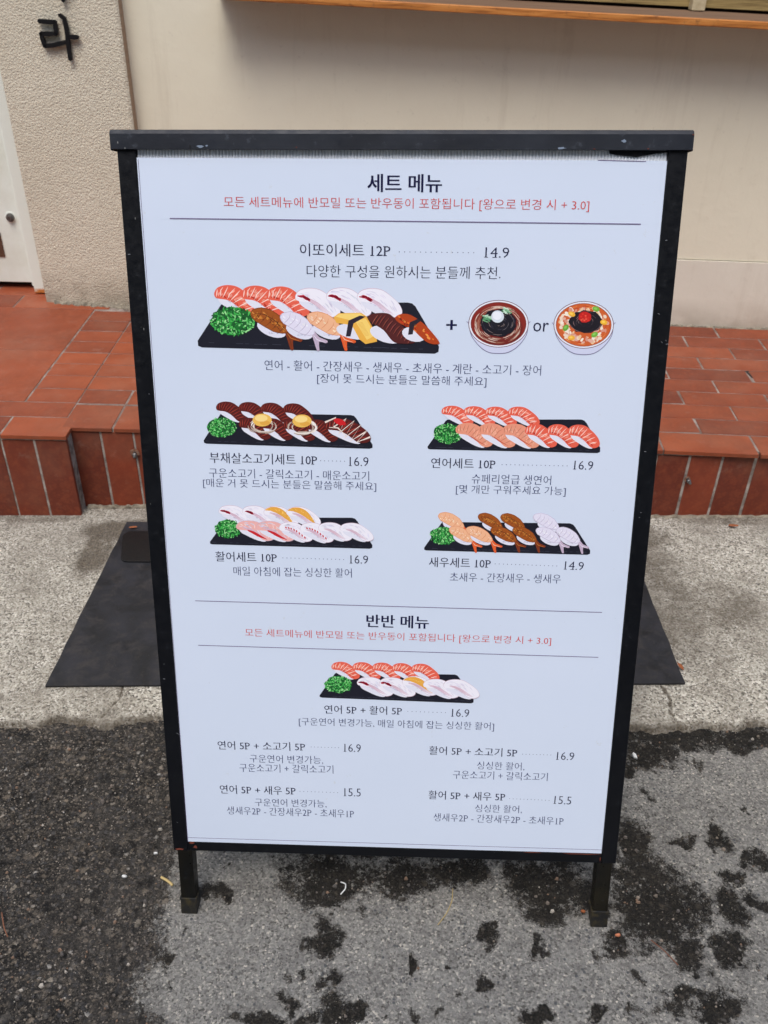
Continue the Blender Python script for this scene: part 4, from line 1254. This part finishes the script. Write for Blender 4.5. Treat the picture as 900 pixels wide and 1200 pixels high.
# mixed set
A = Art(TRAY_MIXED)
tray(A, [(33, 238), (118, 112), (128, 104), (770, 103), (785, 106), (797, 116), (886, 258), (885, 276), (872, 283), (48, 262), (34, 256)], (40, 244), (880, 268), 0)
for i in range(3): nigiri(A, (95, 190, 278)[i], (42, 44, 47)[i], 'salmon')
for i in range(3): nigiri(A, (378, 486, 593)[i], (52, 51, 53)[i], 'white', 1.05, .98)
greens(A, 159, 167, 76, 50)
shrimp(A, 222, 120, 'soy'); shrimp(A, 326, 134, 'raw', .92, .92); shrimp(A, 420, 134, 'cooked', .95, .92)
A.L += 6; A.oval(585, 205, 62, 26, (226, 226, 238), 0, 20, .2)
A.poly([(514, 154), (532, 140), (608, 138), (628, 150), (664, 212), (668, 240), (628, 249), (606, 232), (578, 182), (524, 174)], (236, 178, 74), 1)
A.poly([(520, 152), (536, 142), (606, 140), (622, 152), (586, 168)], (248, 212, 116), 1.4); A.poly([(590, 168), (626, 158), (662, 218), (632, 234)], (248, 210, 112), 1.4)
for k in range(12): A.line([(598 + k * 2.4, 176 + k * 4), (616 + k * 2.2, 172 + k * 4)], 1.2, (226, 172, 70), 2)
A.poly([(566, 166), (606, 148), (626, 152), (584, 176), (574, 222), (558, 222)], (44, 36, 50), 2.5)
A.L += 6; A.oval(700, 215, 60, 28, (226, 226, 238), 0, 20, .3)
A.poly([(632, 158), (650, 142), (700, 140), (730, 160), (762, 192), (798, 232), (794, 246), (740, 246), (716, 232), (690, 200), (652, 176)], (84, 34, 34), 1, 3)
for k in range(11):
    x = 648 + k * 13; y = 160 + max(0, k - 2) * 8
    A.line([(x + 20, y - 14 + k), (x + 8, y + 4), (x - 2, y + 22)], 2.6, jc((158, 78, 66), 12), 2); A.line([(x + 25, y - 14 + k), (x + 13, y + 4), (x + 3, y + 22)], 2.6, (46, 20, 24), 2.2)
A.L += 6; A.oval(795, 215, 42, 24, (226, 226, 238), 0, 16, .3)
A.poly([(728, 158), (744, 144), (772, 143), (800, 156), (830, 178), (858, 206), (888, 246), (852, 246), (820, 224), (790, 196), (750, 178)], (176, 66, 26), 1, 3)
for k in range(30):
    t = random.random(); A.oval(738 + 120 * t + random.uniform(-6, 8), 158 + 66 * t + random.uniform(-10, 10), random.uniform(3, 9), random.uniform(2, 4), random.choice([(226, 112, 42), (240, 150, 70), (206, 60, 30), (120, 44, 22)]), 2, 7, .7)
A.poly([(780, 172), (806, 160), (822, 164), (796, 184), (792, 214), (776, 216)], (44, 36, 46), 2.6)
A.build('printed_tray')

# beef set
A = Art(TRAY_BEEF)
tray(A, [(70, 208), (148, 92), (156, 85), (716, 97), (730, 101), (740, 112), (813, 226), (813, 240), (800, 244), (82, 222), (72, 218)], (78, 210), (806, 234), 0)
for i in range(4): nigiri(A, (128, 226, 322, 420)[i], (38, 40, 43, 46)[i], 'beef', .88, .84)
greens(A, 152, 150, 62, 42)
for i in range(4): nigiri(A, (226, 322, 420, 520)[i], (108, 110, 113, 116)[i], 'beef', .93, .92)
for (cx, cy) in ((332, 138), (506, 142)):
    A.L += 6
    for k in range(26):
        a = random.uniform(0, 6.28); q = random.uniform(.6, 1.05)
        A.line([(cx + 62 * q * math.cos(a + d), cy + 6 + 34 * q * math.sin(a + d)) for d in (0, .35, .7, 1.05)], 6, random.choice([(228, 216, 204), (206, 190, 176), (240, 232, 224), (180, 160, 146)]), k * .05)
    A.oval(cx - 2, cy - 20, 42, 28, (238, 190, 92), 2, 20); A.oval(cx - 6, cy - 28, 28, 15, (250, 220, 140), 2.5, 16); A.oval(cx + 10, cy - 8, 22, 10, (226, 168, 72), 2.4, 14)
nigiri(A, 600, 112, 'beef', 1.35, 1.02)
A.L += 5
zz_ = [(604, 128), (650, 108), (640, 150), (694, 112), (664, 176), (730, 122), (690, 196), (760, 140), (716, 210), (786, 166), (745, 214), (802, 192)]
A.line(zz_, 8, (238, 222, 210), 0, False); A.line([(622, 150), (660, 152), (700, 190)], 6, (238, 222, 210), 0)
A.oval(668, 126, 28, 13, (206, 34, 40), 1, 14, .35)
A.build('printed_tray')

# salmon set
A = Art(TRAY_SALMON)
tray(A, [(75, 236), (158, 122), (166, 116), (750, 116), (764, 121), (774, 132), (836, 240), (836, 258), (824, 263), (86, 247), (77, 244)], (82, 238), (830, 252), 0)
for i in range(4): nigiri(A, (140, 236, 330, 430)[i], (56, 58, 60, 60)[i], 'salmon', .92, .8)
greens(A, 165, 178, 62, 43)
for i in range(3): nigiri(A, (200, 300, 405)[i], (130, 132, 134)[i], 'seared', 1.08, 1.02)
for i in range(3): nigiri(A, (505, 600, 692)[i], (135, 136, 138)[i], 'salmon', .93, .98)
A.build('printed_tray')

# white fish set
A = Art(TRAY_WHITE)
tray(A, [(98, 202), (174, 102), (182, 95), (720, 97), (734, 101), (744, 112), (812, 216), (812, 228), (800, 232), (108, 213), (99, 210)], (106, 204), (806, 222), 0)
for i in range(4): nigiri(A, (140, 242, 336, 434)[i], (42, 44, 46, 48)[i], ('white', 'white', 'orangewhite', 'orangewhite')[i], 1.0, .82)
greens(A, 180, 145, 58, 39)
for i in range(2): nigiri(A, (214, 302)[i], (108, 110)[i], 'pinkred', 1.12, .86)
for i in range(2): nigiri(A, (402, 494)[i], (114, 117)[i], 'redwhite', .98, .84)
for i in range(2): nigiri(A, (574, 668)[i], (116, 118)[i], 'plain', .98, .78)
A.build('printed_tray')

# shrimp set
A = Art(TRAY_SHRIMP)
tray(A, [(60, 229), (138, 122), (146, 115), (700, 121), (714, 126), (724, 137), (792, 240), (792, 254), (780, 259), (70, 240), (61, 237)], (68, 231), (786, 248), 0)
shrimp(A, 126, 72, 'cooked', .85, .8); greens(A, 147, 175, 58, 38)
shrimp(A, 300, 75, 'soy', .8, .78); shrimp(A, 398, 77, 'soy', .8, .78); shrimp(A, 540, 76, 'raw', .85, .78)
shrimp(A, 172, 132, 'cooked', .8, .78); shrimp(A, 246, 132, 'cooked', .88, .78)
shrimp(A, 354, 134, 'soy', .86, .76); shrimp(A, 450, 134, 'soy', .80, .76); shrimp(A, 552, 136, 'raw', .82, .76); shrimp(A, 640, 136, 'raw', .8, .78)
A.build('printed_tray')

# half and half set
A = Art(TRAY_HALF)
tray(A, [(63, 240), (148, 126), (158, 119), (776, 131), (790, 136), (800, 148), (877, 262), (877, 277), (864, 282), (76, 252), (64, 248)], (72, 243), (870, 270), 0)
for i in range(5): nigiri(A, (130, 240, 344, 446, 548)[i], (64, 66, 68, 71, 74)[i], 'salmon', .98, .86)
greens(A, 165, 182, 72, 43)
for i in range(5): nigiri(A, (262, 380, 500, 610, 716)[i], (142, 144, 138, 152, 154)[i], ('white', 'white', 'orangewhite', 'plain', 'plain')[i], 1.26, .98)
A.build('printed_tray')

# noodle bowls
def bowl(aff, cx, cy, kind):
    A = Art(aff); rx, ry = 132, 104
    A.poly([(cx - 131, cy - 12), (cx - 131, cy), (cx - 120, cy + 52), (cx - 84, cy + 100), (cx - 46, cy + 126), (cx, cy + 132), (cx + 46, cy + 126), (cx + 90, cy + 96), (cx + 124, cy + 48), (cx + 131, cy), (cx + 131, cy - 12), (cx, cy - 14)], (120, 116, 150), 0, 3)
    A.poly([(cx - 128, cy - 12), (cx - 128, cy), (cx - 117, cy + 52), (cx - 82, cy + 98), (cx - 45, cy + 123), (cx, cy + 129), (cx + 45, cy + 123), (cx + 88, cy + 94), (cx + 121, cy + 48), (cx + 128, cy), (cx + 128, cy - 12), (cx, cy - 14)], (206, 210, 232), 1, 3)
    A.oval(cx, cy, rx, ry, (112, 84, 96), 2, 40); A.oval(cx, cy, rx - 3, ry - 3, (232, 232, 240), 2.4, 40)
    A.oval(cx, cy, rx - 10, ry - 9, (110, 60, 60), 2.8, 40)
    A.L = 4
    if kind == 'dark':
        A.oval(cx, cy, rx - 12, ry - 11, (134, 42, 34), 0, 40)
        A.oval(cx + 4, cy + 20, rx - 30, ry - 30, (112, 34, 30), .3, 30)
        for k in range(120):
            a = random.uniform(0, 6.28); q = random.uniform(.55, .80)
            A.line([(cx + rx * q * math.cos(a + d), cy + 4 + ry * q * math.sin(a + d)) for d in (0, .18, .36, .54)], random.uniform(2, 4), random.choice([(212, 180, 160), (176, 126, 104), (226, 206, 190), (146, 84, 66), (120, 56, 44)]), 1 + k * .02)
        A.L = 10; A.oval(cx, cy - 4, 78, 60, (26, 24, 34), 0, 26, 0, .05)
        for k in range(46):
            a = random.uniform(0, 6.28); q = random.uniform(.2, .95)
            A.line([(cx + 76 * q * math.cos(a + d), cy - 4 + 58 * q * math.sin(a + d)) for d in (0, .3, .6)], 2, random.choice([(64, 62, 78), (40, 38, 52), (120, 112, 118), (150, 130, 124)]), 1)
        A.L = 14
        for k in range(26):
            x0, y0 = (cx + 26, cy - 62) if k % 2 else (cx - 60, cy - 26)
            A.line([(x0 + random.uniform(-14, 14), y0 + random.uniform(-12, 12)), (x0 + random.uniform(4, 34), y0 + random.uniform(-14, 20))], 4, random.choice([(120, 180, 132), (176, 214, 182), (84, 150, 104), (206, 232, 210)]), k * .03, False)
        A.oval(cx - 4, cy - 32, 28, 27, (214, 222, 230), 2, 20); A.oval(cx - 6, cy - 36, 20, 18, (236, 240, 246), 2.4, 16)
    else:
        A.oval(cx, cy, rx - 12, ry - 11, (206, 96, 46), 0, 40)
        for k in range(30):
            a = random.uniform(0, 6.28); q = random.uniform(.70, .86)
            A.line([(cx + rx * q * math.cos(a + d), cy + ry * q * math.sin(a + d)) for d in (0, .15, .3)], 3, random.choice([(232, 134, 70), (186, 60, 34), (244, 170, 104)]), .6)
        for k in range(110):
            a = random.uniform(0, 6.28); q = random.uniform(.48, .80)
            A.oval(cx + rx * q * math.cos(a), cy + ry * q * math.sin(a), random.uniform(6, 13), random.uniform(4, 9), random.choice([(238, 214, 190), (226, 176, 156), (244, 232, 214), (216, 150, 130), (236, 196, 150)]), 1 + k * .03, 9, random.uniform(0, 3), .15)
        A.L = 10; A.oval(cx + 8, cy - 14, 70, 50, (30, 26, 34), 0, 26, 0, .08)
        for k in range(40):
            a = random.uniform(0, 6.28); q = random.uniform(.2, 1.1)
            A.line([(cx + 8 + 66 * q * math.cos(a + d), cy - 14 + 46 * q * math.sin(a + d)) for d in (0, .3, .6)], 2.4, random.choice([(70, 60, 68), (24, 20, 28), (140, 110, 110), (40, 34, 44)]), 1)
        A.L = 14
        A.oval(cx + 5, cy - 34, 28, 24, (196, 34, 30), 0, 18, 0, .08)
        for k in range(12): A.oval(cx + 5 + random.uniform(-18, 18), cy - 34 + random.uniform(-15, 15), 5, 4, random.choice([(236, 90, 70), (250, 150, 120), (220, 50, 40)]), 1, 8)
        for (dx, dy, c, r) in ((54, -70, (112, 176, 62), .3), (-78, 12, (104, 168, 60), -.9), (48, 42, (112, 178, 64), -.5), (-52, -48, (238, 178, 58), .4), (88, -12, (240, 182, 56), .2), (-54, 56, (240, 176, 60), 0)):
            A.oval(cx + dx, cy + dy, 16, 11, c, 2, 14, r); A.oval(cx + dx - 2, cy + dy - 2, 8, 5, tuple(min(255, x + 30) for x in c), 2.4, 10, r)
    A.build('printed_bowl')
bowl(BOWL_A, 277, 222, 'dark')
bowl(BOWL_B, 650, 227, 'red')

# back half of the A-frame: hinged at the top, feet on the doormat
hinge = Vector((0, .0265, 1.060)); ang = .545
cz, sz = math.cos(ang), math.sin(ang)
def rear(x, y, z):
    """x across, y outwards from the rear face, z distance down from the hinge"""
    return (x, hinge.y + sz * z + cz * y, hinge.z - cz * z + sz * y)
RL = 1.035
rf = MB()
for x0 in (-.3195, .2985): rf.box(x0, x0 + .021, -.018, 0, .0, .940, .0012)
rf.box(-.298, .298, -.017, -.001, .925, .940); rf.box(-.298, .298, -.017, -.001, .0, .016)
rfo = rf.map(rear).build('rear_frame', M_BLACK, board)
MB().box(-.2982, .2982, -.0100, -.0060, .0165, .9245).map(rear).build('backing_sheet', M_FLUTE, rfo)
for x0 in (-.3148, .2938):
    MB().box(x0, x0 + .021, -.0175, -.0010, .9402, RL).map(rear).build('leg', M_LEG, rfo)
    MB().box(x0 - .0014, x0 + .0224, -.0190, .0005, RL - .024, RL + .002, .001).map(rear).build('rubber_foot', M_FOOT, rfo)

# ------------------------------------------------------------------ litter on the ground
M_WHITEBIT = simple('white_bit', (226, 226, 222), .6); M_STRAW = simple('dry_straw', (196, 172, 116), .8)
M_LEAF = simple('orange_leaf', (148, 84, 46), .8); M_TWIG = simple('reddish_twig', (128, 84, 62), .9)
def place(o, x, y, up=.0):
    o.location = (x, y, GZ(x) + up)
def chip(name, x, y, r, h, mat, label, cat, up=.001, seed=0, rot=0.0, asp=.6):
    rn = random.Random(seed); m = MB(); n = 9
    lo = [(math.cos(2 * math.pi * k / n) * r * rn.uniform(.75, 1), math.sin(2 * math.pi * k / n) * r * asp * rn.uniform(.7, 1)) for k in range(n)]
    vs = [(a, b, 0) for a, b in lo] + [(a * .8, b * .8, h * rn.uniform(.7, 1)) for a, b in lo] + [(0, 0, h * 1.1)]
    fs = [tuple(range(n))[::-1]] + [(k, (k + 1) % n, (k + 1) % n + n, k + n) for k in range(n)] + [(n + k, n + (k + 1) % n, 2 * n) for k in range(n)]
    o = m.add(vs, fs).build(name, mat, None, True); place(o, x, y, up); o.rotation_euler.z = rot
    return tag(o, label, cat)
chip('white_pebble', .453, 1.067, .0085, .006, M_WHITEBIT, 'small white pebble on the dark strip of ground right of the menu board', 'pebble', .001, 1, 1.9, .5)
chip('white_chip', -.39, .823, .0050, .004, M_WHITEBIT, 'small bright white stone chip in the asphalt left of the left leg', 'stone chip', .001, 2)
chip('pale_chip', -.35, .864, .0040, .004, M_WHITEBIT, 'tiny white stone chip close beside the left edge of the board foot', 'stone chip', .001, 3)
chip('orange_crumb', .312, .771, .0045, .004, M_LEAF, 'orange crumb on the cement just left of the right leg', 'crumb', .001, 4)
chip('orange_crumb', .356, .734, .0048, .004, simple('pink_orange', (196, 120, 84)), 'pinkish orange crumb below and right of the right foot', 'crumb', .001, 5)
def leaf(x, y, L, wd, rot, label, up):
    m = MB(); n = 6; vs = []
    for k in range(n + 1):
        t = k / n; w = wd * math.sin(math.pi * min(1, t * .9 + .08)) ; z = .002 + .004 * t * t
        vs += [(-L / 2 + L * t, -w, z + .003 * w / wd), (-L / 2 + L * t, 0, z), (-L / 2 + L * t, w, z + .0035)]
    fs = [(3 * k + j, 3 * k + j + 1, 3 * k + j + 4, 3 * k + j + 3) for k in range(n) for j in (0, 1)]
    o = m.add(vs, fs).build('fallen_leaf', M_LEAF, None, True)
    md = o.modifiers.new('thick', 'SOLIDIFY'); md.thickness = .0005
    place(o, x, y, up); o.rotation_euler.z = rot
    tag(o, label, 'leaf', 'fallen leaves on the concrete')
leaf(.588, 1.283, .020, .0045, 2.0, 'curled orange leaf at the right corner of the doormat', .0075)
leaf(.841, 1.765, .022, .0045, -.3, 'small brown leaf lying on the concrete near the right riser tiles', .0075)
leaf(-.603, 1.745, .020, .0030, -.1, 'thin rusty orange leaf at the back left end of the doormat', .0125)
def strand(name, pts, r, mat, label, cat):
    c = pts[0]; m = MB()
    P3 = [Vector((x - c[0], y - c[1], GZ(x) - GZ(c[0]) + z)) for x, y, z in pts]
    q = []
    for i in range(len(P3) - 1):
        for k in range(4): q.append(P3[i].lerp(P3[i + 1], k / 4))
    q.append(P3[-1]); q = [q[0]] + [(q[i - 1] + q[i] * 2 + q[i + 1]) / 4 for i in range(1, len(q) - 1)] + [q[-1]]
    o = m.tube(q, r, 6).build(name, mat, None, True); place(o, c[0], c[1], 0)
    tag(o, label, cat, {'straw': 'bits of straw on the ground', 'twig': 'thin twigs on the ground'}.get(name))
strand('thread', [(-.053, .815, .004), (-.045, .811, .006), (-.045, .803, .005), (-.052, .795, .003)], .0010, M_WHITEBIT, 'curled white thread on the dark stain under the menu board', 'thread')
strand('straw', [(-.332, .821, .004), (-.320, .814, .005), (-.311, .807, .004)], [.0022] * 9, M_STRAW, 'short pale straw on the ground just left of the left leg', 'straw')
strand('straw', [(.119, .806, .003), (.117, .785, .004), (.108, .765, .004), (.094, .747, .003)], .0007, M_STRAW, 'thin bent dry stalk on the cement between the two front legs', 'straw')
strand('twig', [(.402, .727, .003), (.416, .712, .004), (.432, .690, .003)], .0008, M_TWIG, 'thin reddish twig on the cement below the right leg', 'twig')
strand('twig', [(-.558, .760, .004), (-.545, .735, .005), (-.535, .722, .004)], .0010, M_TWIG, 'thin reddish brown twig on the asphalt at the left edge', 'twig')

# loose grit and stone chips in the worn asphalt
def grit(name, n, region, test, sizes, cols, seed, up):
    rn = random.Random(seed); vs = []; fs = []; cc2 = []
    while n > 0:
        x = rn.uniform(region[0], region[1]); y = rn.uniform(region[2], region[3])
        if not test(x, y, rn): continue
        n -= 1; s_ = rn.choice(sizes) * rn.uniform(.6, 1.2); a = rn.uniform(0, 3.1); b = len(vs)
        k = 5; z = GZ(x) + up
        for j in range(k):
            q = a + 2 * math.pi * j / k + rn.uniform(-.35, .35); rr = s_ * rn.uniform(.6, 1)
            vs.append((x + rr * math.cos(q), y + rr * math.sin(q) * .8, z - .001))
        for j in range(k):
            p = vs[b + j]; vs.append((x + (p[0] - x) * .7, y + (p[1] - y) * .7, z + s_ * rn.uniform(.3, .6)))
        col_ = rn.choice(cols)
        for j in range(k): fs.append((b + j, b + (j + 1) % k, b + (j + 1) % k + k, b + j + k)); cc2.append(col_)
        fs.append(tuple(b + k + j for j in range(k))); cc2.append(col_)
    me = bpy.data.meshes.new(name); me.from_pydata(vs, [], fs)
    at = me.color_attributes.new('ink', 'FLOAT_COLOR', 'CORNER'); buf = []
    for f, c in zip(fs, cc2):
        l = lin(c)
        for _ in f: buf += [l[0], l[1], l[2], 1]
    at.data.foreach_set('color', buf)
    t = M_GRIT
    o = link(name, me, t)
    return tag(o, kind='stuff')
t = NT('grit_stone'); a_ = t.attr('ink'); g_ = t.noise(400, 3, .7)
M_GRIT = t.out(t.mix(t.ramp(g_, [(.4, 0), (.7, .5)]), a_.outputs['Color'], lin((90, 84, 78))), .9, g_, .001, .6)
def on_asphalt(x, y, rn):
    e = float(np.interp(y, EY, EX))
    if x < e - .005: return rn.random() < .95
    for (cx, cy, rx, ry) in STAINS:
        if ((x - cx) / rx) ** 2 + ((y - cy) / ry) ** 2 < .7: return rn.random() < .7
    return False
grit('grit', 2600, (-.74, .78, .50, 1.13), on_asphalt, [.0009, .0012, .0016, .0022, .0030, .0012, .0016, .0042],
     [(84, 79, 75), (104, 96, 89), (70, 67, 65), (112, 102, 92), (60, 58, 57), (134, 122, 108), (92, 86, 80), (78, 74, 70), (130, 104, 84), (168, 160, 148)], 77, .0004)
grit('pale_grit', 420, (-.9, 1.1, .50, 1.80), lambda x, y, rn: y < 1.12 or y > 1.15, [.0008, .0011, .0015], [(196, 190, 178), (150, 144, 134), (208, 204, 198), (112, 106, 100)], 78, .0015)
